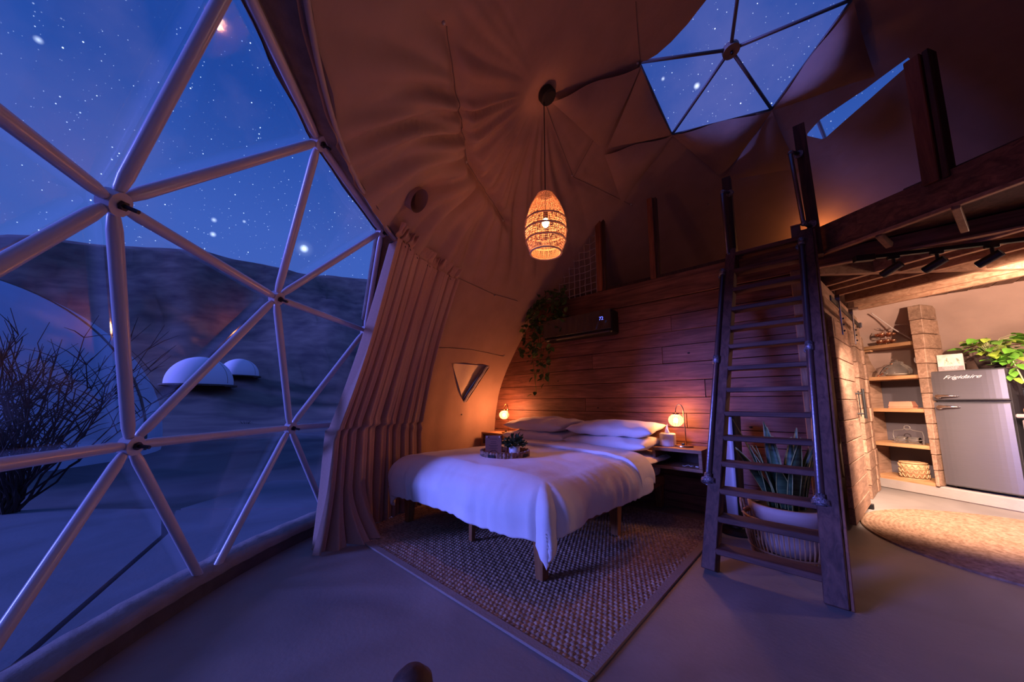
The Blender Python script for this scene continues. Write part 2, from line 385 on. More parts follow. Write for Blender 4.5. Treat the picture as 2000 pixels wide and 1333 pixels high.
put('floor', b.mesh('floor', M_floor), kind='structure', label='smooth grey concrete floor')
# terrain: flat near, rising to a bare ridge
ridge = [(-1400, 640), (-600, 560), (-200, 470), (0, 440), (100, 446), (200, 460), (330, 476), (400, 482), (500, 508), (600, 527), (700, 534), (800, 548), (1000, 560), (1300, 600)]
def az_el(u, v):
    d = sight(u, v); return math.degrees(math.atan2(d.y, d.x)) % 360, math.atan2(d.z, math.hypot(d.x, d.y))
ra = sorted(az_el(u, v) for u, v in ridge)
raz = np.array([q[0] for q in ra]); rel = np.array([q[1] for q in ra])
M_hill = plain('hillside_scrub', (.09, .065, .065), .95, col2=(.26, .19, .15), nscale=.35, bump=.8, bscale=1.2)
b = MB(); rows = []
RR = [4.3, 6, 9, 13, 18, 24, 30, 36, 42, 48, 54, 60, 66, 72, 78, 84, 88, 92, 96, 102, 112, 130]
for r in RR:
    row = []
    for k in range(361):
        a = k * 1.0; an = R_(a); el = float(np.interp(a, raz, rel, left=.18, right=.12)); x, y = r * math.cos(an), r * math.sin(an)
        t = min(1, max(0, (r - 14) / 76)); s_ = t ** 2.2 if t < .9 else (.9 ** 2.2 + (t - .9) / .1 * (1 - .9 ** 2.2)); H = 90 * math.tan(el) + HC
        z = -.16 + s_ * H
        if r > 14: z += (mn.fractal(Vector((x * .035, y * .035, 1.3)), .8, 2.1, 6) * 3.2) * min(1, (r - 14) / 50) * (1 - .75 * max(0, 1 - abs(r - 90) / 8))
        if r > 92: z = -.16 + H - (r - 92) * .5
        row.append((x, y, z))
    rows.append(row)
b.grid([[(DC.x, DC.y, -.17)] * 361] + rows)
put('desert_hillside', b.mesh('desert_hillside', M_hill, True), kind='structure', label='dark scrub-covered hillside rising to a bare ridge')
b = MB(); b.prism([(45 * math.cos(2 * PI * k / 64), 45 * math.sin(2 * PI * k / 64)) for k in range(64)], -.18, -.12)
put('desert_ground', b.mesh('desert_ground', M_ground), kind='structure', label='flat gravelly ground outside the dome')
# patio slabs with open joints, ring round the dome on the window side
g = struct('patio', 'pale concrete patio slabs outside the window')
def slab(poly):
    m = MB().prism(poly, -.14, -.02); obj('slab', m, M_patio, g)
slab([(-2.73, -.27), (-4.46, .28), (-5.36, .38), (-4.28, 1.42), (-3.6, 2.6), (-2.6, 1.2), (-2.0, 0)])
slab([(-2.72, -.31), (-4.47, .24), (-5.55, .27), (-6.9, -.98), (-4.2, -2.3), (-1.2, -1.4)])
slab([(-5.40, .42), (-4.31, 1.46), (-3.7, 2.6), (-4.4, 3.4), (-6.3, 1.5)])
slab([(-1.19, -1.43), (-4.17, -2.34), (-3.2, -5), (0, -4.6), (0, -1.4)])

# neighbouring domes
M_tent = plain('tent_fabric', (.58, .66, .82), .8, noise=.1, nscale=.6)
M_tentglass = plain('tent_window', (.30, .28, .33), .4)
def far_dome(name, az, dist, R, zc, label, deck=True, bright=None):
    an = R_(az); c = Vector((dist * math.cos(an), dist * math.sin(an), zc)); t = thing(name, label, 'dome tent', c, 0)
    prof = [(R * math.cos(a), R * math.sin(a)) for a in [R_(-6 + 96 * k / 24) for k in range(25)]]
    m = MB().lathe(prof, 48); obj('cover', m, bright or M_tent, t, smooth=True)
    face = math.atan2(-c.y, -c.x)
    rim = MB(); pts = [(R * 1.005 * math.cos(R_(q)) * math.cos(face + .9), R * 1.005 * math.cos(R_(q)) * math.sin(face + .9), R * math.sin(R_(q))) for q in range(0, 91, 6)]
    rim.tube(pts, .025 * R / 4, 6); obj('seam', rim, M_seam, t)
    m = MB().lathe([(R * 1.12, -R * .12), (R * 1.12, -R * .06), (0.01, -R * .06)], 48); obj('deck', m, M_curb, t)
    return t
d0 = math.degrees(math.atan2(.735, -.678))
def azof(u): d = sight(u, 787); return math.degrees(math.atan2(d.y, d.x))
far_dome('neighbour_dome', d0 + 61.5, 14.5, 4.1, .0, 'large pale neighbouring dome tent just outside the window on the left')
M_tentp = plain('tent_pale', (.95, .85, .95), .8)
t1 = far_dome('distant_dome', azof(386), 37, 2.1, 2.7, 'small pale dome tent far below the hillside, left of the pair', bright=M_tentp)
t2 = far_dome('distant_dome', azof(462), 41, 1.5, 3.75, 'small pale dome tent on the hill foot, right of the pair', bright=M_tentp)

# bare ocotillo-like shrub by the patio and low scrub beyond
def bush(name, base, h, n, spread, seed, label, r0=.012, mat=None, twigs=4):
    rd = random.Random(seed); t = thing(name, label, 'shrub', base); m = MB()
    for i in range(n):
        a = rd.uniform(0, 2 * PI); s_ = rd.uniform(.2, 1) * spread; hh = h * rd.uniform(.6, 1); pts = []; x = y = 0
        for k in range(9):
            f = k / 8; pts.append((math.cos(a) * s_ * f ** 1.2 + rd.uniform(-.03, .03) * h, math.sin(a) * s_ * f ** 1.2 + rd.uniform(-.03, .03) * h, hh * f))
        m.tube(pts, [r0 * (1 - .8 * k / 8) for k in range(9)], 5)
        for q in range(twigs):
            k = rd.randint(3, 7); p = Vector(pts[k]); d = Vector((rd.uniform(-1, 1), rd.uniform(-1, 1), rd.uniform(.2, 1.1))) * h * .13
            m.tube([p, p + d * .5 + Vector((0, 0, .02)), p + d], [r0 * .45, r0 * .35, r0 * .15], 4)
    obj('branches', m, mat or M_bark, t, kind='stuff'); return t
M_bark = plain('bark', (.022, .016, .02), .95)
M_scrub = plain('scrub', (.05, .05, .05), .95)
p = at_r(40, 880, 6.6); p.z = -.1; bush('desert_shrub', p, 2.35, 60, 1.25, 3, 'bare twiggy shrub outside, left of the big window', .013, twigs=7)
p = at_r(-110, 900, 7.4); p.z = -.1; bush('desert_shrub', p, 2.3, 34, 1.0, 5, 'bare twiggy shrub outside at the far left edge')
rd = random.Random(12)
SCL = ['right of the window centre node, in the open', 'just under the right distant dome', 'low by the curtain edge', 'left of the long diagonal strut', 'halfway between the distant domes and the curtain', 'below the pair of distant domes', 'beside the big neighbouring dome', 'close to the curtain, farthest right']
for i, (u, v) in enumerate([(480, 835), (510, 812), (612, 815), (395, 822), (560, 805), (450, 800), (330, 828), (640, 800)]):
    bush('scrub_bush', at_z(u, v, -.12), rd.uniform(.25, .5), 16, .35, 20 + i, 'low dark desert bush on flat ground ' + SCL[i], .012, M_scrub, 2)['group'] = 'scrub bushes beyond the patio'

# ------------------------------------------------------------------ dome canvas
HUB = at_dome(1063, 180, 4.2)
ZT_PTS = [(180, 2.56), (200, 2.56), (211, 2.56), (225, 2.64), (240, 2.75), (260, 2.85), (290, 2.86), (330, 2.7), (360, 2.56)]
WIN0, WIN1 = 200, 288
def zt(a): return np.interp(a % 360, [q[0] for q in ZT_PTS], [q[1] for q in ZT_PTS], left=2.56, right=2.56)
def smooth(e0, e1, x): t = np.clip((x - e0) / (e1 - e0), 0, 1); return t * t * (3 - 2 * t)
nA, nL, nU = 900, 70, 230
az = np.linspace(0, 360, nA, endpoint=False)
def Rl(a, z):
    r = 4.2 + np.zeros_like(a + z)
    d = (a - 163 + 180) % 360 - 180
    r = r + .46 * np.exp(-(d / 27.) ** 2) * (1 - smooth(1.2, 3.3, z))
    r = r + .10 * np.exp(-(((a - 75 + 180) % 360 - 180) / 30.) ** 2) * (1 - smooth(1.5, 3.0, z))
    return r
A = np.concatenate([np.tile(az, (nL, 1)), np.tile(az, (nU, 1))])
ZTa = zt(az)
zl = np.linspace(0, 1, nL, endpoint=False)[:, None] * ZTa[None, :]
phi0 = np.arcsin((ZTa - DC.z) / 4.2)
ph = phi0[None, :] + (np.pi / 2 - .0008 - phi0[None, :]) * np.linspace(0, 1, nU)[:, None]
zu = DC.z + 4.2 * np.sin(ph)
Z = np.concatenate([zl, zu])
Rv = Rl(A, Z)
phi = np.arcsin(np.clip((Z - DC.z) / 4.2, -1, 1))
rad = Rv * np.cos(phi)
Pc = np.stack([DC.x + rad * np.cos(np.radians(A)), DC.y + rad * np.sin(np.radians(A)), Z], -1).reshape(-1, 3)
dc = np.array(DC); nrm_ = Pc - dc; nrm_ /= np.linalg.norm(nrm_, axis=1)[:, None]
# pleats radiating from the lamp hook
hv = np.array(HUB) - dc; hv /= np.linalg.norm(hv)
refp = np.array(at_dome(880, 300, 4.2)) - dc; e1 = refp - hv * (refp @ hv); e1 /= np.linalg.norm(e1); e2 = np.cross(hv, e1)
if (np.array(at_dome(1060, 420)) - dc) @ e2 < 0: e2 = -e2
q1, q2 = nrm_ @ e1, nrm_ @ e2; ang = np.arctan2(q2, q1); rho = np.arccos(np.clip(nrm_ @ hv, -1, 1)) * 4.2
ang2 = ang + .20 * smooth(.75, 1.5, rho) * np.exp(-(ang / .6) ** 2) * 1.2
def wn(x, s): return .5 * np.sin(x * 3.1 + s) + .5 * np.sin(x * 7.3 + 2 * s)
w = np.exp(-((ang - .45) / 1.25) ** 4)
ramp_ = smooth(.12, .5, rho) * (1 - smooth(1.3, 2.6, rho))
rid = np.abs(np.sin(ang2 * 12 + 1.6 * wn(ang2, 1.) + .8 * np.sin(rho * 2.3))) ** 1.4 + .6 * np.abs(np.sin(ang2 * 27 + 1.9 * wn(ang2, 4.) - .6 * np.sin(rho * 3.1 + ang * 2)))
disp = -.085 * w * ramp_ * rid * np.clip(rho, .15, 1.1)
# slack of the cloth between its ties
disp = disp - .03 * (.5 + .5 * np.sin(nrm_[:, 0] * 9 + 2 * nrm_[:, 2] * 3) * np.sin(nrm_[:, 1] * 8 + 1.3) ) * smooth(2.4, 3.2, Pc[:, 2])
lowm = 1 - smooth(1.6, 2.6, Pc[:, 2])
disp = disp - .012 * lowm * np.sin(A.ravel() * .9 + 1.2 * np.sin(Pc[:, 2] * 1.3)) * np.sin(A.ravel() * .31)
# big slack folds on the kitchen side
kz = np.exp(-(((A.ravel() - 70 + 180) % 360 - 180) / 38.) ** 4) * smooth(1.3, 1.6, Pc[:, 2]) * (1 - smooth(2.6, 3.0, Pc[:, 2]))
kf = A.ravel() * .16 + Pc[:, 2] * 5.5
disp = disp - .05 * kz * np.abs(np.sin(kf + .8 * np.sin(A.ravel() * .11))) ** 3
# the cloth is tied down along its seams, so the pleats flatten there
for (a_, b_) in (((871, 50), (912, 318)), ((912, 318), (985, 433)), ((1120, 346), (1250, 125)), ((1063, 195), (1120, 346)), ((1120, 346), (1235, 402))):
    pa_, pb_ = (np.array(at_dome(*a_)) - dc) / 4.2, (np.array(at_dome(*b_)) - dc) / 4.2; ab = pb_ - pa_
    tt = np.clip(((nrm_ - pa_) @ ab) / (ab @ ab), 0, 1); dd_ = np.linalg.norm(nrm_ - (pa_ + tt[:, None] * ab), axis=1) * 4.2
    disp = disp * (1 - .92 * np.exp(-(dd_ / .05) ** 2))
Pc = Pc + nrm_ * disp[:, None]
nV = len(Pc); keep = np.ones(nV, bool)
inside = np.zeros(nV, bool)
def to2(c, pts):
    n = (np.array(c) - dc); n /= np.linalg.norm(n); u = np.cross(n, [0, 0, 1.]); u /= np.linalg.norm(u); v = np.cross(n, u)
    pts = np.atleast_2d(pts); r = pts - dc; k = r @ n; return np.stack([r @ u, r @ v], 1) * (4.2 / np.maximum(k, .2))[:, None], (n, u, v), k > 1
def punch(poly):
    """cut a polygonal opening: inner vertices of straddling faces slide onto its edge"""
    global Pc
    poly = np.array([tuple(p) for p in poly]); c = poly.mean(0); P2, fr, ok = to2(c, Pc); G, _, _ = to2(c, poly)
    ins = np.zeros(nV, bool); m = len(G)
    for i in range(m):
        a, b_ = G[i], G[(i + 1) % m]
        cond = ((a[1] > P2[:, 1]) != (b_[1] > P2[:, 1])); xs = (b_[0] - a[0]) * (P2[:, 1] - a[1]) / (b_[1] - a[1] + 1e-12) + a[0]
        ins ^= cond & (P2[:, 0] < xs)
    ins &= ok
    inside[ins] = True
    idx = np.nonzero(ins)[0]; best = np.full(len(idx), 1e9); tgt = np.zeros((len(idx), 2)); Q = P2[idx]
    for i in range(m):
        a, b_ = G[i], G[(i + 1) % m]; d = b_ - a; t = np.clip(((Q - a) @ d) / (d @ d), 0, 1)[:, None]; pr = a + t * d; ds = ((Q - pr) ** 2).sum(1); s_ = ds < best; best[s_] = ds[s_]; tgt[s_] = pr[s_]
    n, u, v = fr; dirs = n * 4.2 + tgt[:, :1] * u + tgt[:, 1:] * v; dirs /= np.linalg.norm(dirs, axis=1)[:, None]
    Pc[idx] = dc + dirs * np.linalg.norm(Pc[idx] - dc, axis=1)[:, None]
SKY = [at_dome(u, v) for u, v in ((1248, 124), (1282, 104), (1310, 80), (1342, 46), (1378, 0), (1420, -62), (1455, -120), (1667, -2), (1507, 214), (1312, 263))]
punch(SKY)
LW = [at_dome(u, v) for u, v in ((1573, 262), (1600, 232), (1690, 172), (1778, 108), (1776, 124), (1700, 190), (1608, 270))]
punch(LW)
VENT = at_dome(793, 376)
vn = (VENT - DC).normalized(); vu = vn.orthogonal().normalized(); vv = vn.cross(vu); VRAD = .098
punch([VENT + (vu * math.cos(k * PI / 12) + vv * math.sin(k * PI / 12)) * VRAD for k in range(24)])
def on_canvas(u, v):
    d = sight(u, v)
    k = 4.0
    for _ in range(20):
        p = O0 + d * k; a = math.degrees(math.atan2(p.y - DC.y, p.x - DC.x)) % 360; r = float(Rl(np.array(a), np.array(p.z)))
        q = p - DC
        # horizontal radius of the cloth at this height
        rr = r * math.cos(math.asin(max(-1, min(1, (p.z - DC.z) / 4.2)))); k *= 1 + (rr / math.hypot(q.x, q.y) - 1) * .7
    return O0 + d * k
TRI = [on_canvas(883, 710), on_canvas(957, 716), on_canvas(907, 792)]
punch(TRI)
F = []
n_rows = nL + nU
ii = np.arange(n_rows - 1)[:, None] * nA; jj = np.arange(nA)[None, :]; j2 = (jj + 1) % nA
F = np.stack([ii + jj, ii + j2, ii + nA + j2, ii + nA + jj], -1).reshape(-1, 4)
rowi = np.repeat(np.arange(n_rows - 1), nA); coli = np.tile(np.arange(nA), n_rows - 1)
kill = inside[F].all(1) | ((rowi < nL) & (az[coli] >= WIN0) & (az[coli] < WIN1))
F = F[~kill]
me = bpy.data.meshes.new('ceiling'); me.from_pydata(Pc.tolist(), [], F.tolist()); me.materials.append(M_canvas); me.shade_smooth()
ceil = put('ceiling', me, kind='structure', label='tan canvas dome liner gathered in pleats round the pendant hook')
m = ceil.modifiers.new('w', 'WELD'); m.merge_threshold = .0004
# seams and tie buttons
def surf(p, lift=.004):
    d = np.array((Vector(p) - DC).normalized()); q = Pc - dc; q = q / np.linalg.norm(q, axis=1)[:, None]; i = int(np.argmax(q @ d)); return DC + Vector(d) * (float(np.linalg.norm(Pc[i] - dc)) - lift)
def arc(a, b_, R=4.185, n=14, mid=0):
    a = (Vector(a) - DC); b_ = (Vector(b_) - DC); out = []
    for k in range(n + 1):
        t = k / n; d = a.lerp(b_, t).normalized(); out.append(DC + d * (R - mid * math.sin(PI * t)))
    return out
for (a, b_) in (((871, 50), (912, 318)), ((912, 318), (985, 433)), ((1120, 346), (1250, 125)), ((1063, 195), (1120, 346)), ((1120, 346), (1235, 402)), ((1240, 0), (1250, 125))):
    obj('seam', MB().tube([surf(q) for q in arc(at_dome(*a), at_dome(*b_), 4.125, 40)], .003, 5), M_seam, ceil)
low = [ [on_canvas(u, v) for u, v in q] for q in (((888, 540), (960, 573), (1010, 588)), ((856, 679), (920, 683), (985, 697)))]
for q in low: obj('seam', MB().tube([surf(q[k].lerp(q[k + 1], f / 10)) for k in range(2) for f in range(11)], .004, 5), M_seam, ceil)
for (u, v) in ((871, 50), (912, 318), (985, 433), (1120, 346), (1247, 127), (963, 576), (984, 695), (901, 810), (1235, 402), (1386, 402)):
    p = surf(on_canvas(u, v) if v > 500 else at_dome(u, v, 4.15), .01)
    obj('button', MB().ball(p, .012, 8, 6), M_button, ceil, smooth=True)
# draped cloth triangles hanging under the skylight ring
def drape(a, b_, c, sag, R=4.13):
    a, b_, c = [Vector(p) for p in (a, b_, c)]; n = 16; m = MB(); idx = {}
    for i in range(n + 1):
        for j in range(n + 1 - i):
            s_, t = i / n, j / n; r = 1 - s_ - t; p = a * r + b_ * s_ + c * t
            d = (p - DC).normalized(); w_ = 27 * r * s_ * t
            edge = (s_ * r * .16 + t * r * .10 + s_ * t * .10)
            cen = (a + b_ + c) / 3; q = DC + d * (R - sag * w_ - .02 * math.sin(9 * s_ + 5 * t)); q = q.lerp(DC + (cen - DC).normalized() * R, edge)
            idx[i, j] = len(m.v); m.v.append(tuple(q))
    for i in range(n):
        for j in range(n - i):
            m.f.append((idx[i, j], idx[i + 1, j], idx[i, j + 1]))
            if i + j < n - 1: m.f.append((idx[i + 1, j], idx[i + 1, j + 1], idx[i, j + 1]))
    obj('drape', m, M_canvas, ceil, smooth=True)
S_ = lambda u, v: at_dome(u, v, 4.15)
drape(S_(1312, 263), S_(1507, 214), S_(1412, 352), .16)
drape(S_(1507, 214), S_(1667, -2), S_(1710, 150), .18)
drape(S_(1250, 127), S_(1074, 196), S_(1180, 296), .10)
drape(S_(1312, 263), S_(1178, 300), S_(1215, 400), .10)
drape(S_(1310, 262), S_(1250, 128), S_(1186, 292), .05)
drape(S_(1507, 214), S_(1412, 352), S_(1560, 330), .08)
# round stove vent stub
t = struct('trim_1', 'round vent collar in the canvas')
M_duct = plain('duct', (.20, .17, .19), .5)
m = MB(); rings = [[VENT + (vu * math.cos(k * PI / 16) + vv * math.sin(k * PI / 16)) * VRAD + vn * d for k in range(33)] for d in (-.15, -.05, .07, .13)]
m.grid(rings); obj('collar', m, M_canvas, t, smooth=True)
m = MB().tube([VENT + vn * .118, VENT + vn * .15], VRAD * 1.06, 24); obj('cap', m, plain('vent_dark', (.05, .05, .09), .8), t)  # disc coloured dark blue for the unlit void down the vent
# triangular cloth-backed window by the bed
wt = struct('window_2', 'small triangular window in the canvas beside the bed')
ctr = (TRI[0] + TRI[1] + TRI[2]) / 3; on = (ctr - DC).normalized()
bk = [p + on * .10 for p in TRI]
M_flap = plain('flap', (.55, .45, .38), .9, bump=.3, bscale=12)
M_sheath = plain('sheath', (.30, .27, .32), .7, noise=.2)
for i in range(3):
    a, b_ = TRI[i], TRI[(i + 1) % 3]; obj('reveal', MB().add([a, b_, b_ + on * .10, a + on * .10], [(0, 1, 2, 3)]), M_band, wt)
n = 12; m = MB(); idx = {}
for i in range(n + 1):
    for j in range(n + 1 - i):
        s_, t_ = i / n, j / n; q = bk[0] * (1 - s_ - t_) + bk[1] * s_ + bk[2] * t_ - on * (.018 * math.sin(14 * s_ + 9 * t_)); idx[i, j] = len(m.v); m.v.append(tuple(q))
for i in range(n):
    for j in range(n - i):
        m.f.append((idx[i, j], idx[i + 1, j], idx[i, j + 1]))
        if i + j < n - 1: m.f.append((idx[i + 1, j], idx[i + 1, j + 1], idx[i, j + 1]))
obj('cloth_panel', m, M_flap, wt, smooth=True)
a, b_ = TRI[1].lerp(TRI[2], .03), TRI[2].lerp(TRI[1], .02); inw = (TRI[0] - (a + b_) / 2).normalized()
m = MB(); m.grid([[a.lerp(b_, k / 10) + inw * (q * .055 + .008 * math.sin(k * 1.9)) + on * (.02 - q * .0 - .02 * math.sin(q * PI)) for k in range(11)] for q in (0, .33, .66, 1)]); obj('edge_sleeve', m, M_sheath, wt, smooth=True)

# ------------------------------------------------------------------ big triangulated window
win = struct('window_1', 'large triangulated clear window wall of painted tubes')
NODE = {k: at_dome(u, v, DR) for k, (u, v) in dict(A=(220, 394), B=(539, 582), C=(253, 870), D=(566, 836), E=(622, 277), F=(745, 452), G=(713, 646)).items()}
NODE['H'] = ring(222.2, .10); NODE['H'] = at_r(401, 1150, 2.93)
NODE.update(U1=ring(240.5, 2.69), U2=ring(254, 2.72), U3=ring(268, 2.72), U4=ring(283, 2.70), J=at_dome(-1105, 1127, DR), LL=ring(252, 1.87), K=ring(260, .95), K2=ring(275, .95), K3=ring(289, .95), M1=ring(267, 1.87), M2=ring(282, 1.87),
            I=ring(237.4, .08), I2=ring(252.5, .08), I3=ring(267.5, .08), I4=ring(282.5, .08), G1=ring(200.5, .95), H1=ring(207.5, .08))
NODE['J'] = ring(245, .95)
TR = ['U1 E A', 'E A B', 'E F B', 'F B G', 'A B C', 'B C D', 'B D G', 'D G G1', 'C D H', 'D H H1', 'D G1 H1', 'C J A', 'C J I', 'C H I', 'A J LL', 'A LL U1', 'U1 U2 LL', 'J K LL', 'LL K M1', 'U2 LL M1', 'U2 U3 M1', 'J K I2', 'J I I2', 'K I2 I3', 'K K2 M1', 'K K2 I3', 'K2 I3 I4', 'K2 M1 M2', 'M1 M2 U3', 'U3 U4 M2', 'K2 K3 M2', 'K2 K3 I4']
edges = set()
outn = lambda p: (p - DC).normalized()
for tri in TR:
    ks = tri.split(); P3 = [NODE[k] + outn(NODE[k]) * .035 for k in ks]
    c = (P3[0] + P3[1] + P3[2]) / 3
    obj('pane', MB().add(P3, [(0, 1, 2)]), M_pane, win)
    for i in range(3): edges.add(tuple(sorted((ks[i], ks[(i + 1) % 3]))))
for a, b_ in sorted(edges):
    pa, pb = NODE[a], NODE[b_]; d = (pb - pa).normalized(); base = a[0] in 'HI' and b_[0] in 'HI'
    if base: continue
    r = .0235
    # tubes are flattened and bolted at their ends
    obj('strut', MB().tube([pa + d * .03, pa + d * .055, pa + d * .10, pb - d * .10, pb - d * .055, pb - d * .03], [.012, .019, r, r, .019, .012], 12), M_strut, win, smooth=True)
for k, p in NODE.items():
    n = outn(p)
    m = MB().tube([p + n * .018, p - n * .028], .045, 12); h = obj('hub', m, M_strut, win)
    if k[0] not in 'HI':
        obj('bolt', MB().tube([p - n * .028, p - n * .085], .0085, 6).tube([p - n * .03, p - n * .042], .018, 6), M_bolt, h)
# cloth border between window ring and the curtain track, and the rail/piping itself
outer = [ring(288, 2.78), NODE['U4'], NODE['U3'], NODE['U2'], NODE['U1'], NODE['E'], NODE['F'], NODE['G'], ring(201, 1.2)]
inner = [ring(288, 2.86, 4.17), ring(280, 2.86, 4.17), ring(267, 2.86, 4.17), ring(253, 2.83, 4.17), ring(240, 2.76, 4.17), ring(226, 2.65, 4.17), ring(211, 2.57, 4.17), ring(205, 1.95, 4.12), ring(200.5, 1.2, 4.12)]
def subdiv(P, n):
    out = []
    for a, b_ in zip(P[:-1], P[1:]): out += [a.lerp(b_, k / n) for k in range(n)]
    return out + [P[-1]]
oo = subdiv(outer, 10); ins_ = subdiv(inner, 10)
m = MB(); rows = []
for q in range(9):
    t = q / 8; row = []
    for k, (a, b_) in enumerate(zip(oo, ins_)):
        a2 = DC + (a - DC).normalized() * (DR + .03); p = a2.lerp(b_, t); n = outn(p)
        row.append(p + n * (.09 * math.sin(PI * t) + .012 * math.sin(k * 1.3 + q * 1.9)) + Vector((0, 0, -.035 * (1 - t))) )
    rows.append(row)
m.grid(rows); obj('border_cloth', m, M_band, win, smooth=True)
obj('border_sleeve', MB().tube([DC + (p - DC) * 1.0 + outn(p) * .02 + Vector((0, 0, .015)) for p in oo[:-11]], .034, 10), M_band, win, smooth=True)
rail_az = np.linspace(288, 194, 80)
rail = [ring(a, float(zt(a)) + .0, 4.165) for a in rail_az]
cr_ = thing('curtain_rail', 'curved painted curtain rail round the edge of the canvas above the window', 'rail', rail[-1])
obj('rail', MB().tube(rail, .014, 10), M_piping, cr_, smooth=True, world=True)
# curb under the window
tr2 = struct('trim_2', 'low dark curb under the window')
def ringbox(r0, r1, z0, z1, a0, a1, n):
    m = MB(); rows = []
    for k in range(n + 1):
        a = R_(a0 + (a1 - a0) * k / n); c, s_ = math.cos(a), math.sin(a); rows.append([(DC.x + r * c, DC.y + r * s_, z) for r, z in ((r0, z0), (r0, z1), (r1, z1), (r1, z0))])
    rows = [r + [r[0]] for r in rows]; m.grid(rows); m.add([*rows[0][:4], *rows[-1][:4]], [(0, 1, 2, 3), (7, 6, 5, 4)]); return m
obj('curb', ringbox(4.30, 4.50, 0, .115, 197, 290, 60), M_curb, tr2)
m = MB(); rows = []
for k in range(181):
    a = R_(197 + 93 * k / 180); c, s_ = math.cos(a), math.sin(a); wv = .002 * math.sin(k * .9) + .0015 * math.sin(k * 2.3)
    rows.append([(DC.x + r * c, DC.y + r * s_, z + wv) for r, z in ((4.285, .085), (4.282, .115), (4.30, .135), (4.37, .145), (4.42, .16), (4.425, .12))])
m.grid(rows); obj('cap_cloth', m, M_cap, tr2, smooth=True)
# outer canvas skirt outside so the dome is closed at its foot elsewhere
obj('skirt', ringbox(4.52, 4.56, -.12, .10, -70, 197, 120), M_canvas, tr2)

# skylight frame
sk = struct('window_3', 'pentagonal skylight with five dark struts and a round hub')
M_skst = plain('skylight_strut', (.10, .075, .075), .5)
s0 = at_dome(1427, 97, DR + .0)
rim = [at_dome(u, v, DR + .03) for u, v in ((1246, 122), (1311, 265), (1508, 215), (1668, -3), (1456, -122))]
M_sky = film('skylight_vinyl', (.94, .96, 1), .01, .05)
for i in range(5):
    a, b_ = rim[i], rim[(i + 1) % 5]
    st = obj('strut', MB().tube([a, s0], .016, 10), M_skst, sk, smooth=True)
    obj('rim_tube', MB().tube([a, b_], .02, 10), M_skst, sk, smooth=True)
    obj('pane', MB().add([s0 + outn(s0) * .03, a + outn(a) * .03, b_ + outn(b_) * .03], [(0, 1, 2)]), M_sky, sk)
n0 = outn(s0)
h = obj('hub', MB().tube([s0 + n0 * .02, s0 - n0 * .03], .075, 20), M_band, sk); obj('bolt', MB().tube([s0 - n0 * .03, s0 - n0 * .06], .012, 8), M_bolt, h)
lw = struct('window_4', 'narrow high window sliver above the loft')
P4 = [at_dome(u, v, DR + .05) for u, v in ((1560, 265), (1600, 225), (1790, 98), (1782, 130), (1608, 280))]
obj('pane', MB().add(P4, [tuple(range(5))]), M_sky, lw)
obj('strut', MB().tube([at_dome(1594, 228, DR), at_dome(1612, 272, DR)], .018, 8), M_strut, lw)

# ------------------------------------------------------------------ plank wall behind the bed
YW = 4.10
wall = struct('wall_back', 'dark reclaimed plank wall behind the bed')
def canvas_x(z, y, side=-1):
    x = DC.x
    r = 4.2
    for _ in range(30):
        a = math.degrees(math.atan2(y - DC.y, (x if x != DC.x else DC.x + side) - DC.x)) % 360
        rr = float(Rl(np.array(a), np.array(z))) * math.cos(math.asin(min(1, (z - DC.z) / 4.2))); x = DC.x + side * math.sqrt(max(0, rr * rr - (y - DC.y) ** 2))
    return x
rows = [0, .17, .35, .54, .72, .875, 1.035, 1.21, 1.40, 1.60, 1.80, 1.97, 2.16, 2.365]
rd = random.Random(4)
for i in range(len(rows) - 1):
    z0, z1 = rows[i], rows[i + 1]; zm = (z0 + z1) / 2
    x0 = canvas_x(z1, YW) - .22; x1 = -.17
    cuts = [x0] + sorted(q for q in ([rd.uniform(-2.9, -2.2)] if i % 3 == 0 else []) + ([rd.uniform(-1.9, -.9)] if i % 2 else [])) + [x1]
    for a, b_ in zip(cuts[:-1], cuts[1:]):
        th_ = rd.uniform(.03, .038)
        obj('plank', MB().box(((a + b_) / 2, YW + .02 - (th_ - .03) / 2, zm), (b_ - a - .003, th_, z1 - z0 - rd.uniform(.003, .007)), c_=.003), M_wall, wall)
x0 = canvas_x(2.64, YW) - .05
obj('top_beam', MB().box(((x0 + .03) / 2, YW + .02, 2.505), (.03 - x0, .06, .27), c_=.005), M_beamx, wall)
obj('backing', MB().box(((-3.8 - .18) / 2, YW + .06, 1.2), (3.6, .02, 2.38)), M_blackm, wall)
# corner post and door jamb
obj('corner_post', MB().box((-.125, YW + .01, 1.19), (.095, .10, 2.38), c_=.005), M_lightz, wall)
# a few dark knots in the boards
for (u, v) in ((1061, 811), (1168, 797), (1268, 828), (1300, 745), (1466, 835), (1090, 745), (1345, 690)):
    p = at_y(u, v, YW + .003); m = MB().lathe([(.012, 0), (.009, -.003), (.001, -.004)], 10); k = obj('knot', m, M_blackm, wall); k.location = p; k.rotation_euler = (PI / 2 * -1, 0, 0); k.scale = (1.3, .8, 1)

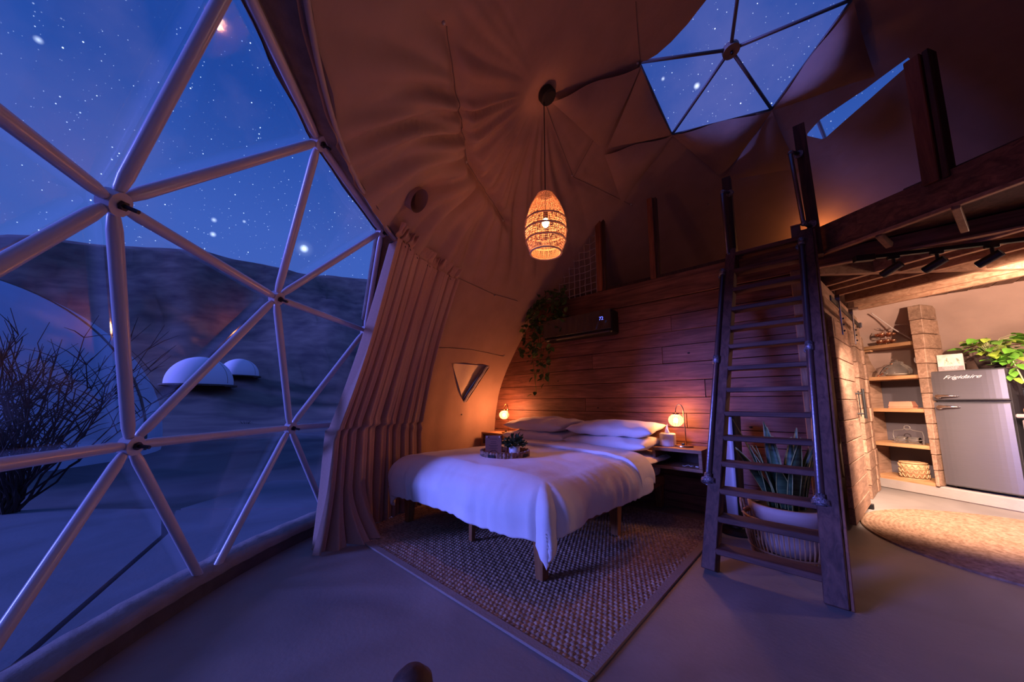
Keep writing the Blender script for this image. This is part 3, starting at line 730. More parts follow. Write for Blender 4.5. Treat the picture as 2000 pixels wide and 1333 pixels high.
# ------------------------------------------------------------------ wall with the sliding barn door
def dwp(s_, off=0, z=0):
    d = Vector((.145, .989)); n = Vector((.989, -.145)); return Vector((-.03 + d.x * s_ + n.x * off, 4.13 + d.y * s_ + n.y * off, z))
DWR = math.atan2(.989, .145)
wr = struct('wall_right', 'lighter plank wall with the sliding barn door')
def dbox(m, s0_, s1, off, th_, z0, z1, c_=.004): return m.box(dwp((s0_ + s1) / 2, off, (z0 + z1) / 2), (s1 - s0_, th_, z1 - z0), rz=DWR, c_=c_)
zr = [0, .16, .34, .54, .70, .90, 1.08, 1.28, 1.46, 1.66, 1.86, 2.05]
for i in range(len(zr) - 1):
    obj('plank', dbox(MB(), 1.12, 2.72, rd.uniform(-.004, .004) - .02, .05, zr[i] + .002, zr[i + 1] - .003), M_doorw, wr)
for z0, z1 in ((2.05, 2.22), (2.22, 2.37)): obj('plank', dbox(MB(), .06, 2.95, -.02, .06, z0 + .002, z1 - .002), M_doorw, wr)
obj('jamb', dbox(MB(), .10, .17, -.02, .09, 0, 2.05), M_lightz, wr)
obj('jamb', dbox(MB(), 1.05, 1.13, -.02, .09, 0, 2.05), M_lightz, wr)
# stepped outer section beyond the door
for i in range(len(zr) - 1):
    o_ = .012 + .006 * (i % 3)
    obj('plank', dbox(MB(), 1.95, 2.50, o_, .05, zr[i] + .002, zr[i + 1] - .003), M_doorw, wr)
    obj('plank', dbox(MB(), 2.505, 2.72, o_ + .015 + rd.uniform(-.006, .006), .05, zr[i] + .002, zr[i + 1] - .003), M_doorw, wr)
obj('bathroom_dark', dbox(MB(), .06, 1.2, -.9, .03, 0, 2.4), M_blackm, wr)  # black sheet stands for the unlit bathroom behind the doorway
bd = struct('door_1', 'sliding plank barn door with a black bar handle')
for i in range(len(zr) - 1):
    if i == 0: continue
obj('door_board', dbox(MB(), .36, 1.42, .045, .045, .05, .19), M_doorw, bd)
zz = [.19, .38, .58, .78, .98, 1.18, 1.38, 1.58, 1.78, 1.98]
for a, b_ in zip(zz[:-1], zz[1:]): obj('door_board', dbox(MB(), .36 + rd.uniform(0, .004), 1.42, .045, .04, a + .003, b_ - .003), M_doorw, bd)
tk = obj('rail', dbox(MB(), .12, 2.02, .10, .012, 2.085, 2.135, c_=.002), M_black, bd)
for s_ in (.45, 1.28):
    obj('hanger', dbox(MB(), s_ - .022, s_ + .022, .118, .01, 1.80, 2.17, c_=.002), M_steel, bd)
    p = dwp(s_, .10, 2.165); m = MB().tube([p - Vector((.012, 0, 0)), p + Vector((.022, 0, 0))], .038, 16); obj('roller', m, M_steel, bd)
    for z in (1.84, 1.90, 1.96): p = dwp(s_, .125, z); obj('bolt', MB().tube([p, p + Vector((.012, -.002, 0))], .009, 6), M_bolt, bd)
p = dwp(1.98, .10, 2.12); obj('stop', MB().box(p, (.03, .05, .06), rz=DWR, c_=.004), M_steel, bd)
hs = 1.27; m = MB(); m.tube([dwp(hs, .125, .98), dwp(hs, .125, 1.30)], .013, 10); obj('door_handle', m, M_black, bd)
m = MB(); [m.tube([dwp(hs, .06, z), dwp(hs, .125, z)], .009, 8) for z in (1.03, 1.25)]; m.tube([dwp(hs, .09, 1.0), dwp(hs, .09, 1.28)], .005, 6); obj('handle_bracket', m, M_black, bd)
obj('floor_guide', MB().box(dwp(1.40, .06, .03), (.05, .06, .05), rz=DWR, c_=.004), M_black, bd)

# ------------------------------------------------------------------ loft
FD = Vector((.846, -.534, 0)); FN = Vector((-.534, -.846, 0))
F0 = Vector((.075, 4.10, 0)); FR_ = math.atan2(-.534, .846)
loft = struct('trim_3', 'dark timber loft platform with joists over the kitchen')
def arc2(r, a0, a1, n): return [(DC.x + r * math.cos(R_(a0 + (a1 - a0) * k / n)), DC.y + r * math.sin(R_(a0 + (a1 - a0) * k / n))) for k in range(n + 1)]
fe = F0 + FD * 3.9
a_end = math.degrees(math.atan2(fe.y - DC.y, fe.x - DC.x)); a_st = math.degrees(math.atan2(4.16 - DC.y, -2.9 - DC.x))
poly = [(-2.75, 4.16), (.075, 4.16), (fe.x - .03, fe.y + .05)] + arc2(3.42, a_end + 1, a_st, 40)
obj('loft_floor', MB().prism(poly, 2.52, 2.62), M_dark, loft)
obj('fascia_board', MB().beam(F0 + Vector((0, 0, 2.615)), fe + Vector((0, 0, 2.615)), .045, .27), M_beamx, loft)
obj('fascia_lip', MB().beam(F0 + FN * .03 + Vector((0, 0, 2.485)), fe + FN * .03 + Vector((0, 0, 2.485)), .035, .028), M_joist, loft)
obj('kick_board', MB().beam(F0 + FD * .52 - FN * .10 + Vector((0, 0, 2.76)), F0 + FD * 1.1 - FN * .10 + Vector((0, 0, 2.76)), .04, .09), M_dark, loft)
obj('sole_plate', MB().beam((-2.9, 4.16, 2.665), (.05, 4.16, 2.665), .06, .05), M_dark, loft)
# beam in the line of the plank wall, and joists
obj('cross_beam', MB().beam((.0, 4.12, 2.44), (3.3, 4.12, 2.44), .05, .14), M_beamx, loft)
obj('cross_beam_lip', MB().beam((.0, 4.085, 2.375), (3.3, 4.085, 2.375), .02, .018), M_joist, loft)
obj('lit_beam', MB().beam((.02, 4.28, 2.43), (3.0, 6.58, 2.43), .05, .15), M_joist, loft)
JL = [(.05, 4.80), (.10, 5.02), (.16, 5.30), (.25, 5.72), (.34, 6.07), (.39, 6.33)]
for i, (x, y) in enumerate(JL):
    a = Vector((x, y, 2.43)); e_ = a + FD * 3.0
    while (Vector((e_.x, e_.y, 2.43)) - DC).length > 3.95: e_ -= FD * .05
    obj('joist', MB().beam(a, e_, .045, .14), M_joist, loft)
for (u0, v0, u1, v1) in ((1716, 458, 1738, 480), (1866, 402, 1884, 449)):
    obj('bracket', MB().beam(at_z(u0, v0, 2.475), at_z(u1, v1, 2.40), .04, .05), M_lightz, loft)
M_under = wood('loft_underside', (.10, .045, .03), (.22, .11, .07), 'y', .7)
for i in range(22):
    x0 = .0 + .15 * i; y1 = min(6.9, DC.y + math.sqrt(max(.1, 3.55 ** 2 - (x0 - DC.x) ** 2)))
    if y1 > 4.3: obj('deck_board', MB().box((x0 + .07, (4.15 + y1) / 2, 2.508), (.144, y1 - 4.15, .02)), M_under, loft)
# posts standing on the loft edge
rp = struct('trim_4', 'guard posts along the loft edge')
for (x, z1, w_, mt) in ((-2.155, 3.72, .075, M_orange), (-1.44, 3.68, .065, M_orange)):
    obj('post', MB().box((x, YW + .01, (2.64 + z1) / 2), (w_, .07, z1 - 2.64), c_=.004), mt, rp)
    obj('post_shade_face', MB().box((x + w_ / 2 + .018, YW + .035, (2.64 + z1) / 2), (.035, .05, z1 - 2.64), c_=.002), M_dark, rp)  # dark strip stands for the post's shaded side
obj('post', MB().beam((.03, 4.0, 2.45), (.0, 4.0, 3.74), .085, .10, up=(0, 1, 0)), M_dark, rp)
obj('post', MB().beam((-.60, 4.0, 2.45), (-.605, 4.0, 3.50), .075, .09, up=(0, 1, 0)), M_dark, rp)
pp = F0 + FD * .72
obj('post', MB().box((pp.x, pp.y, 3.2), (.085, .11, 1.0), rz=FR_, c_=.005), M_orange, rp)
obj('post', MB().box((pp.x + .062, pp.y - .03, 3.2), (.035, .10, 1.0), rz=FR_, c_=.005), M_dark, rp)  # dark slab stands for the shaded right face of the post above
# rope net
net = thing('rope_net', 'square rope net filling the gap left of the first loft post', 'net', (-2.2, YW, 2.6))
M_rope = plain('rope', (.42, .34, .30), .9)
rd = random.Random(9)
xs = [-2.205 - .088 * k for k in range(11)]
for k, x in enumerate(xs):
    zt_ = DC.z + math.sqrt(max(0, 4.17 ** 2 - (x - DC.x) ** 2 - (YW - DC.y) ** 2)); zt_ = min(zt_ - .02, 3.75)
    if zt_ < 2.72: continue
    pts = [(x + rd.uniform(-.006, .006), YW + rd.uniform(-.005, .005), 2.60 + (zt_ - 2.6) * q / 8) for q in range(9)]
    obj('cord', MB().tube(pts, .0045, 5), M_rope, net, world=True)
for k in range(11):
    z = 2.70 + .098 * k; xl = DC.x - math.sqrt(max(0, 4.17 ** 2 - (z - DC.z) ** 2 - (YW - DC.y) ** 2))
    if xl > -2.26: continue
    pts = [(-2.19 + (xl + .03 + 2.19) * q / 8, YW + rd.uniform(-.005, .005), z - .02 * math.sin(PI * q / 8) + rd.uniform(-.006, .006)) for q in range(9)]
    obj('cord', MB().tube(pts, .0045, 5), M_rope, net, world=True)
# small box on the loft edge
p = at_y(1554, 450, 4.05); bx = thing('small_box', 'small dark box on the loft edge left of the ladder post', 'box', (p.x, p.y + .02, 2.69))
obj('body', MB().box((0, 0, .055), (.07, .06, .11), c_=.006), plain('box_purple', (.10, .07, .10), .6), bx); obj('lid', MB().box((0, 0, .118), (.074, .064, .012), c_=.003), M_kraft, bx)
# loft lamp that throws the orange glow (stands behind the fascia)
t = thing('loft_lamp', 'small warm lamp standing on the loft floor behind the fascia', 'lamp', (.12, 5.92, 2.62))
obj('base', MB().lathe([(.05, 0), (.05, .015), (.012, .03), (.01, .60)], 20, cap=True), M_black, t, smooth=True)
obj('bulb', MB().ball((0, 0, .65), .035), emis('amber_glow', (1, .45, .14), 6), t, smooth=True)

# ------------------------------------------------------------------ ladder
lad = thing('loft_ladder', 'dark timber ladder with fourteen rungs and steel pipe handrails leaning on the loft', 'ladder', (-.37, 2.74, 0))
SL = .45
def lp(x, z, off=0): # point in the ladder plane, off = towards the viewer side
    n = Vector((0, -1, SL)).normalized(); return Vector((x, 2.75 + SL * z, z)) + n * off
def stile(xb, xt, z1, w_): return lp(xb, 0), lp(xt, z1)
upv = Vector((0, -1, SL)).normalized()
LB, LT, RB, RT = -.695, -.60, -.055, -.02
ZS = 2.66
obj('stile', MB().beam(lp(LB, .01), lp(LT, ZS), .085, .13, up=upv), M_ladder, lad, world=True)
obj('stile', MB().beam(lp(RB - .01, .01), lp(RT - .015, ZS), .105, .14, up=upv), M_ladder, lad, world=True)
obj('stile_lit_side', MB().beam(lp(RB + .055, .01, -.01), lp(RT + .045, ZS, -.01), .02, .12, up=upv), M_orange, lad, world=True)  # orange strip paints the warm light on the stile's right side
def ladder_z(u, v):
    d = sight(u, v); k = (2.75 + SL * HC) / (d.y - SL * d.z); return HC + k * d.z
for v in (1069, 1008, 955, 903, 854, 808, 763, 722, 681, 646, 610, 573, 538, 506):
    u = 1416 + (v - 500) * (-.045); z = ladder_z(u, v)
    xl = LB + (LT - LB) * z / ZS + .03; xr = RB + (RT - RB) * z / ZS - .05; zz_ = z
    a = Vector((xl, 2.75 + SL * z, z)); c = Vector((xr, 2.75 + SL * z, z))
    obj('rung', MB().beam(a, c, .14, .038, c_=.005), M_rung, lad, world=True)
def pipe(name, x0, z0, x1, z1, off0, off1):
    a, c = lp(x0, z0, .07), lp(x1, z1, .07); q0, q1 = lp(x0 + off0, z0 - .015, .12 * .5), lp(x1 + off1, z1, .06)
    pts = [q0 + (q0 - a) * 0, a + (q0 - a) * .3 + Vector((0, 0, 0)), a, a.lerp(c, .02), a.lerp(c, .5), a.lerp(c, .98), c, c + (q1 - c) * .5, q1]
    return MB().tube(pts, .0185, 12)
for (x0, z0, x1, z1, sg) in ((LB + .0 - .02, .56, LT - .065, 2.38, 1), (RB - .035, .52, RT - .045, 2.52, 1)):
    m = MB(); A_, B_ = lp(x0, z0, .075), lp(x1, z1, .075); off = lp(0, 0, 0) - lp(0, 0, .075)
    m.tube([A_ + off * .15, A_ + off * .05, A_, A_.lerp(B_, .5), B_, B_ + off * .5, B_ + off], .0185, 12, cap=True)
    obj('handrail', m, M_steel, lad, smooth=True, world=True)
    for f in (.0, .51, 1.0):
        p = A_.lerp(B_, f); fl = MB(); q = p + off * .42; dsk = MB().tube([q + off * .2, q + off * .45], .045 if f != .51 else .036, 18)
        obj('flange', dsk, M_flange, lad, world=True)
        cp = (B_ - A_).normalized(); obj('fitting', MB().tube([p - cp * .035, p + cp * .035], .026, 12).tube([p, p + off * .6], .022, 10), M_flange, lad, smooth=True, world=True)
    # open pipe mouth at the foot
    p = A_; cp = (B_ - A_).normalized(); obj('flange', MB().lathe([(.030, 0), (.048, 0), (.048, .03), (.030, .03), (.030, 0)], 20, c=(0, 0, 0)), M_flange, lad); fo = lad.children[-1] if False else bpy.data.objects[-1] if False else None
# the lathe rings above sit at the pipe feet
_k = [o for o in lad.children if o.name.startswith('flange') and abs(o.data.vertices[0].co.length - .030) < .002]
for o, (x0, z0) in zip(_k, ((LB - .02, .56), (RB - .035, .52))):
    o.location = lp(x0, z0, .075) - lad.location - Vector((0, 0, .035)); o.rotation_euler = (-.55, 0, 0)
# upper grab pipes on the posts
for (x0, x1, z0, z1, nm) in ((-.04, -.075, 2.74, 3.44, 'right'), (-.625, -.635, 2.62, 3.30, 'left')):
    g = thing('grab_pipe', 'short steel grab pipe on the loft post at the %s of the ladder top' % nm, 'grab rail', (x0, 3.9, z0))
    y = 3.87
    m = MB().tube([(x0 + .05, 3.95, z0 - .02), (x0 + .02, 3.90, z0 - .01), (x0, y, z0 + .02), (x0 * .5 + x1 * .5, y, (z0 + z1) / 2), (x1, y, z1 - .02), (x1 + .02, 3.90, z1 + .01), (x1 + .05, 3.95, z1 + .01)], .0165, 10)
    obj('pipe', m, M_steel, g, smooth=True, world=True)
    for x, z in ((x0, z0), (x1, z1)): obj('elbow', MB().ball((x + .005, y + .01, z), .026, 10, 8), M_flange, g, smooth=True, world=True); obj('flange', MB().tube([(x + .055, 3.94, z), (x + .06, 3.955, z)], .035, 14), M_flange, g, world=True)

# ------------------------------------------------------------------ kitchen
KA = Vector((.40, 7.07, 0)); KD = Vector((.841, -.541, 0)); KN = Vector((.541, .841, 0)); KR = math.atan2(-.541, .841)
def kp(s_, d_, z): return Vector((KA.x + KD.x * s_ + KN.x * d_, KA.y + KD.y * s_ + KN.y * d_, z))
def kbox(m, s0_, s1, d0_, d1, z0, z1, c_=.004): return m.box(kp((s0_ + s1) / 2, (d0_ + d1) / 2, (z0 + z1) / 2), (s1 - s0_, d1 - d0_, z1 - z0), rz=KR, c_=c_)
kc = struct('trim_5', 'raised grey concrete plinth under the shelves and fridge')
obj('plinth', kbox(MB(), -.25, 3.2, -.03, .75, 0, .135, .012), M_plaster, kc)
su = thing('kitchen_shelves', 'built-in kitchen shelf unit of five thick wooden boards', 'shelf', kp(.26, .15, .135), KR)
def lobj(name, mb, mat, parent, **k):
    """mb in world coordinates, parent rotated about z"""
    Mi = (Matrix.Translation(parent.location) @ Matrix.Rotation(parent.rotation_euler.z, 4, 'Z')).inverted(); mb.v = [tuple(Mi @ Vector(p)) for p in mb.v]
    return obj(name, mb, mat, parent, **k)
for z, dd in ((1.93, .26), (1.49, .33), (1.055, .36), (.595, .36), (.15, .36)):
    sb = MB(); kbox(sb, .005 - .02, .585, -.03, dd, z - .03, z + .018, .005); lobj('shelf', sb, M_shelf, su)
lobj('side_panel', kbox(MB(), -.05, -.018, -.02, .36, .135, 1.9), M_doorw, su)
lobj('side_panel', kbox(MB(), .588, .615, .0, .36, .135, 2.0), M_doorw, su)
lobj('back_panel', kbox(MB(), -.05, .6, .36, .375, .135, 1.47), plain('shelf_back', (.10, .08, .09), .8), su)
lobj('cleat', kbox(MB(), -.015, .11, .0, .05, 1.872, 1.898), M_shelf, su)
# slanted column of stacked boards between shelves and fridge
cl = struct('wall_column', 'leaning column of stacked plank ends between the shelves and the fridge')
nz_ = 12
for i in range(nz_):
    z0 = .135 + (2.40 - .135) * i / nz_; z1 = .135 + (2.40 - .135) * (i + 1) / nz_; t = (i + .5) / nz_
    lean = -.08 * t; w_ = .035 + .13 * t
    m = MB(); kbox(m, .60 + lean * .4, .60 + lean * .4 + w_ * .8, -.06, .30 - .3 * max(0, t - .7), z0 + .002, z1 - .003, .006); obj('plank', m, M_doorw, cl)
# canvas tie line seen above the shelves
obj('tie_rope', MB().tube([at_dome(1702, 612, 4.12), at_dome(1745, 643, 4.12), at_dome(1790, 668, 4.12)], .008, 6), M_piping, ceil)

# fridge
FX = .66; fr = thing('fridge', 'brushed steel retro fridge with two doors and chrome handles', 'fridge', kp(FX + .29, .29, .145), KR)
def fb(s0_, s1, d0_, d1, z0, z1, c_): return kbox(MB(), s0_, s1, d0_, d1, z0, z1, c_)
FZ = 1.535
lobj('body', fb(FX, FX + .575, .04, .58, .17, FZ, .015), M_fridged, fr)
def fdoor(z0, z1):
    m = MB(); n = 14; rows = []
    for k in range(n + 1):
        s_ = FX + .575 * k / n; t = 2 * k / n - 1; bul = -.018 * (1 - t ** 4)
        rows.append([kp(s_, .035, z0), kp(s_, .0 + .012 + bul * .3, z0), kp(s_, bul, z0 + .015), kp(s_, bul, z1 - .015), kp(s_, .012 + bul * .3, z1), kp(s_, .035, z1)])
    m.grid(rows); m.add(rows[0], [tuple(range(6))]); m.add(rows[-1], [tuple(range(6))]); return m
d1 = lobj('door', fdoor(.165, 1.155), M_fridge, fr, smooth=False); d2 = lobj('door', fdoor(1.175, FZ), M_fridge, fr)
for o in (d1, d2):
    mm = o.modifiers.new('b', 'BEVEL'); mm.width = .004; mm.limit_method = 'ANGLE'
def in_parent(name, mb, mat, par, root, **k):
    Mi = (Matrix.Translation(root.location) @ Matrix.Rotation(root.rotation_euler.z, 4, 'Z')).inverted(); mb.v = [tuple(Mi @ Vector(p)) for p in mb.v]; return obj(name, mb, mat, par, **k)
for par, z in ((d1, 1.095), (d2, 1.225)):
    m = MB(); pts = [kp(FX + .05, -.03, z), kp(FX + .065, -.055, z + .004), kp(FX + .13, -.062, z + .008), kp(FX + .20, -.05, z + .006), kp(FX + .225, -.03, z)]
    m.tube(pts, [.024, .022, .013, .010, .008], 12); in_parent('handle', m, M_chrome, par, fr, smooth=True, label='chrome handle')
    in_parent('handle_mount', MB().tube([kp(FX + .06, -.04, z), kp(FX + .06, -.005, z)], .026, 14), M_chrome, par, fr, smooth=True)
for s_ in (.05, .5): lobj('foot', MB().tube([kp(FX + s_, .08, .137), kp(FX + s_, .08, .17)], .018, 10), M_black, fr)
def text(name, body, size, p, rx, rz, mat, parent, shear=0, ext=.002, align='CENTER', root=None, sx=1):
    c = bpy.data.curves.new(name, 'FONT'); c.body = body; c.size = size; c.extrude = ext; c.shear = shear; c.align_x = align; c.align_y = 'CENTER'
    tmp = bpy.data.objects.new(name, c); COL.objects.link(tmp); dg = bpy.context.evaluated_depsgraph_get(); me = bpy.data.meshes.new_from_object(tmp.evaluated_get(dg)); bpy.data.objects.remove(tmp)
    Mx = Matrix.Translation(p) @ Euler((rx, 0, rz)).to_matrix().to_4x4() @ Matrix.Diagonal((sx, 1, 1, 1))
    if root is not None: Mx = (Matrix.Translation(root.location) @ Matrix.Rotation(root.rotation_euler.z, 4, 'Z')).inverted() @ Mx
    me.transform(Mx); me.materials.clear(); me.materials.append(mat); return put(name, me, parent)
text('badge', 'Frigidaire', .058, kp(FX + .26, -.020, 1.452), PI / 2, KR, plain('badge', (.85, .80, .82), .3, .2), d2, shear=.6, ext=.003, root=fr, sx=1.35)

# counter at the right of the fridge
ct = thing('kitchen_counter', 'pale plastered kitchen counter block right of the fridge', 'counter', kp(1.95, .25, 0), KR)
m = MB(); kbox(m, 1.29, 2.8, -.02, .5, .135, .99, .03); lobj('body', m, M_plaster, ct)
m = MB(); kbox(m, 1.27, 2.82, -.05, .52, .99, 1.03, .01); lobj('worktop', m, M_plaster, ct)
# things on the fridge
bk = thing('book', 'upright succulent book with a pale leafy cover standing on the fridge', 'book', kp(FX + .13, .14, FZ), KR + .12)
def rbox(c, d, c_=.0): return MB().box(c, d, c_=c_)
M_cover = plain('book_cover', (.50, .52, .42), .45, col2=(.85, .82, .74), nscale=14)
obj('cover', rbox((0, 0, .105), (.205, .022, .21), .002), M_cover, bk)
obj('pages', rbox((0.003, 0, .105), (.203, .017, .202)), M_paper, bk)
obj('title_band', rbox((0, -.0118, .032), (.204, .001, .06)), plain('band_mauve', (.34, .26, .25), .5), bk)
rd = random.Random(2)
m = MB()
for i in range(9):
    a = rd.uniform(-.9, .9); x = rd.uniform(-.08, .08); z = rd.uniform(.09, .16); d = Vector((math.sin(a), 0, math.cos(a))) * .05; n_ = Vector((d.z, 0, -d.x)) * .25
    p0 = Vector((x, -.0125, z)); m.add([p0 - d, p0 + n_, p0 + d, p0 - n_], [(0, 1, 2, 3)])
m.v = [(max(-.1, min(.1, a)), b_, max(.065, min(.208, c))) for a, b_, c in m.v]
obj('leaf_print', m, plain('leaf_print', (.80, .80, .62), .5), bk)
for i, (s_, z) in enumerate((('SUCCULENT', .066), ('CONTAINER', .047), ('GARDENS', .028))):
    c = text('title', s_, .024, Vector((0, -.0128, z)), PI / 2, 0, M_white, bk, ext=.0006, sx=.95)
# heart shaped leaves
def leaf_mesh(L_, w_, mat, fold=.25, name='leaf', cup=.2):
    m = MB(); n = 7; rows = []
    for i in range(n + 1):
        t = i / n; y = L_ * t; hw = w_ * .5 * (math.sin(PI * min(1, t * .93 + .07)) ** .75) * (1.15 - .35 * t); 
        rows.append([(sx * hw, y, abs(sx) * hw * fold - cup * L_ * t * t) for sx in (-1, -.5, 0, .5, 1)])
    m.grid(rows); return m.mesh(name, mat, True)
def orient(o, p, dirv, up=Vector((0, 0, 1)), roll=0):
    y = Vector(dirv).normalized(); x = y.cross(up)
    if x.length < 1e-3: x = Vector((1, 0, 0))
    x.normalize(); z = x.cross(y); Mx = Matrix((x, y, z)).transposed() @ Matrix.Rotation(roll, 3, 'Y'); o.rotation_euler = Mx.to_euler(); o.location = p
pl = thing('potted_pothos', 'bright green trailing pothos in a dark pot on the fridge', 'plant', kp(FX + .42, .20, FZ), KR)
obj('pot', MB().lathe([(.0, .0), (.09, 0), (.115, .10), (.12, .17), (.112, .17), (.105, .155), (0, .15)], 28), plain('pot_brown', (.05, .03, .025), .5), pl, smooth=True)
obj('soil', MB().lathe([(.107, .156), (0, .158)], 20), M_soil, pl)
ml = leaf_mesh(.12, .095, M_leaf); ml2 = leaf_mesh(.13, .10, M_leafy); rd = random.Random(5); stm = MB()
for i in range(70):
    a = rd.uniform(0, 2 * PI); el = rd.uniform(.1, 1.25); rr = rd.uniform(.10, .25); c = Vector((math.cos(a) * rr * math.cos(el) * 1.25 + .03, math.sin(a) * rr * math.cos(el) * .8, .19 + rr * math.sin(el) * .85))
    if rd.random() < .25: c = Vector((rd.uniform(.05, .24), rd.uniform(-.22, -.05), rd.uniform(.02, .2)))
    o = put('leaf', rd.choice((ml, ml, ml2)), pl); dr = Vector((math.cos(a) + .2, math.sin(a) - .35, rd.uniform(-.7, .25))); orient(o, c, dr, roll=rd.uniform(-.5, .5)); o.scale = (rd.uniform(.7, 1.1),) * 3
    stm.tube([(0, 0, .15), (c.x * .5, c.y * .5, c.z * .6 + .12), tuple(c)], .002, 4)
for i in range(7):
    f = i / 6; c = Vector((.22 + .03 * math.sin(i), -.16, .10 - .22 * f)); o = put('leaf', rd.choice((ml, ml2)), pl); orient(o, c, (rd.uniform(-.8, .8), -.5, -.5)); o.scale = (.7,) * 3
stm.tube([(.1, -.1, .16), (.2, -.16, .1), (.235, -.17, -.05), (.27, -.18, -.20), (.33, -.18, -.245), (.40, -.16, -.22), (.46, -.15, -.17)], .006, 6)
obj('stems', stm, plain('stem_pale', (.45, .50, .20), .5), pl)
# dark pot and box at the picture edge beside the fridge
p = at_r(1985, 772, 6.38)
bxk = thing('storage_box', 'dark box on the counter beside the fridge', 'box', kp(1.42, .12, 1.03), KR)
obj('body', rbox((0, 0, .13), (.20, .20, .26), .008), plain('box_dark', (.03, .035, .045), .5), bxk); obj('lid', rbox((0, 0, .268), (.21, .21, .016), .004), M_black, bxk)
pt = thing('plant_pot', 'small black pot standing on the dark box right of the fridge', 'pot', kp(1.42, .12, 1.306), KR)
obj('pot', MB().lathe([(0, 0), (.055, 0), (.075, .10), (.08, .105), (.08, .125), (.07, .125), (.066, .10), (0, .095)], 24), M_black, pt, smooth=True); obj('soil', MB().lathe([(.066, .102), (0, .104)], 16), M_soil, pt)
og = thing('cutting_board', 'orange wooden board lying on the counter edge', 'board', kp(1.42, .0, 1.03), KR); obj('board', rbox((0, -.04, .03), (.18, .03, .06), .006), M_shelf, og); obj('handle_hole', MB().tube([(.07, -.057, .03), (.07, -.05, .03)], .008, 10), M_blackm, og)

# things on the shelves
rk = thing('copper_pod_rack', 'copper and wire rack of round pods on the top shelf', 'rack', kp(.24, .10, 1.948), KR)
m = MB(); m.tube([(0, 0, 0), (0, 0, .23)], .004, 6)
for z in (.02, .10, .18): m.tube([(.075 * math.cos(2 * PI * k / 20), .075 * math.sin(2 * PI * k / 20), z) for k in range(20)], .003, 5, closed=True)
for k in range(6): a = PI / 3 * k; m.tube([(0, 0, .21), (.05 * math.cos(a), .05 * math.sin(a), .225), (.085 * math.cos(a), .085 * math.sin(a), .25)], .003, 5)
obj('wire_frame', m, M_chrome, rk)
cup = MB().lathe([(.0, 0), (.018, 0), (.030, .02), (.032, .035), (.028, .036), (.0, .030)], 14).mesh('pod', M_copper, True)
for z in (.035, .13):
    for k in range(6): a = PI / 3 * k + z * 4; put('pod', cup, rk, loc=(.072 * math.cos(a), .072 * math.sin(a), z))
gl = thing('stem_glass', 'clear stemmed glass at the left of the top shelf', 'glass', kp(.11, .12, 1.948), KR)
obj('bowl', MB().lathe([(.0, .10), (.03, .11), (.042, .15), (.035, .20)], 20), M_glass, gl, smooth=True); obj('stem', MB().lathe([(.035, 0), (.03, .004), (.004, .01), (.004, .10)], 16), M_glass, gl, smooth=True)
jr = thing('glass_jar', 'wide round glass jar with a lid on the second shelf', 'jar', kp(.30, .13, 1.508), KR)
obj('body', MB().lathe([(.0, .0), (.10, .0), (.135, .03), (.14, .08), (.12, .13), (.07, .165), (.06, .18)], 32), M_glass, jr, smooth=True); obj('lid', MB().lathe([(.065, .18), (.068, .195), (.02, .205), (.015, .225), (0, .228)], 24), M_glass, jr, smooth=True)
obj('sand', MB().lathe([(.0, .003), (.098, .003), (.128, .03), (.0, .034)], 24), plain('sand', (.62, .50, .40), .9), jr, smooth=True)
tw = thing('dried_twig', 'dried twig with small brown pods beside the glass jar', 'ornament', kp(.12, .08, 1.508), KR); m = MB()
m.tube([(0, 0, .0), (.02, 0, .06), (.08, -.02, .13), (.16, -.02, .17)], .004, 5); obj('twig', m, M_bark, tw)
rd = random.Random(8)
for k in range(9): q = rd.random(); obj('pod', MB().ball((q * .16, rd.uniform(-.03, .02), .01 + q * .16), .012, 8, 6, (1.3, .8, .8)), M_copper, tw, smooth=True)
em = thing('egg_light', 'small white oval light stuck to the column by the second shelf', 'light', kp(.55, .02, 1.70), KR); obj('cover', MB().ball((0, 0, 0), .04, 14, 10, (.55, .35, 1.1)), M_white, em, smooth=True); obj('mount', rbox((.022, 0, 0), (.008, .02, .05), .002), M_white, em)
tb = thing('butter_dish', 'terracotta coloured faceted butter dish on the middle shelf', 'dish', kp(.31, .12, 1.073), KR)
m = MB(); m.add([(-.11, -.05, 0), (.11, -.05, 0), (.11, .05, 0), (-.11, .05, 0), (-.125, -.058, .03), (.125, -.058, .03), (.125, .058, .03), (-.125, .058, .03), (-.115, -.045, .09), (.105, -.045, .095), (.105, .045, .095), (-.115, .045, .09)],
    [(3, 2, 1, 0)] + [(i, (i + 1) % 4, 4 + (i + 1) % 4, 4 + i) for i in range(4)] + [(4 + i, 4 + (i + 1) % 4, 8 + (i + 1) % 4, 8 + i) for i in range(4)] + [(8, 9, 10, 11)])
obj('lid', m, M_terra, tb, bev=.006); obj('base', rbox((.02, 0, .006), (.29, .12, .012), .004), M_terra, tb)
wb = thing('bottle_carrier', 'black wire carrier holding two glass tumblers on the fourth shelf', 'carrier', kp(.33, .10, .613), KR)
m = MB(); m.tube([(-.14, 0, .0), (-.15, 0, .10), (-.14, 0, .16), (-.05, 0, .175), (-.03, 0, .19), (.03, 0, .19), (.05, 0, .175), (.14, 0, .16), (.15, 0, .10), (.14, 0, 0)], .005, 6)
m.tube([(.03 * math.cos(2 * PI * k / 16), 0, .205 + .028 * math.sin(2 * PI * k / 16)) for k in range(16)], .005, 6, closed=True)
for z in (.006, .05): m.tube([(-.14, -.055, z), (.14, -.055, z), (.14, .055, z), (-.14, .055, z)], .004, 5, closed=True)
obj('wire_frame', m, plain('wire', (.32, .28, .26), .4, .6), wb)
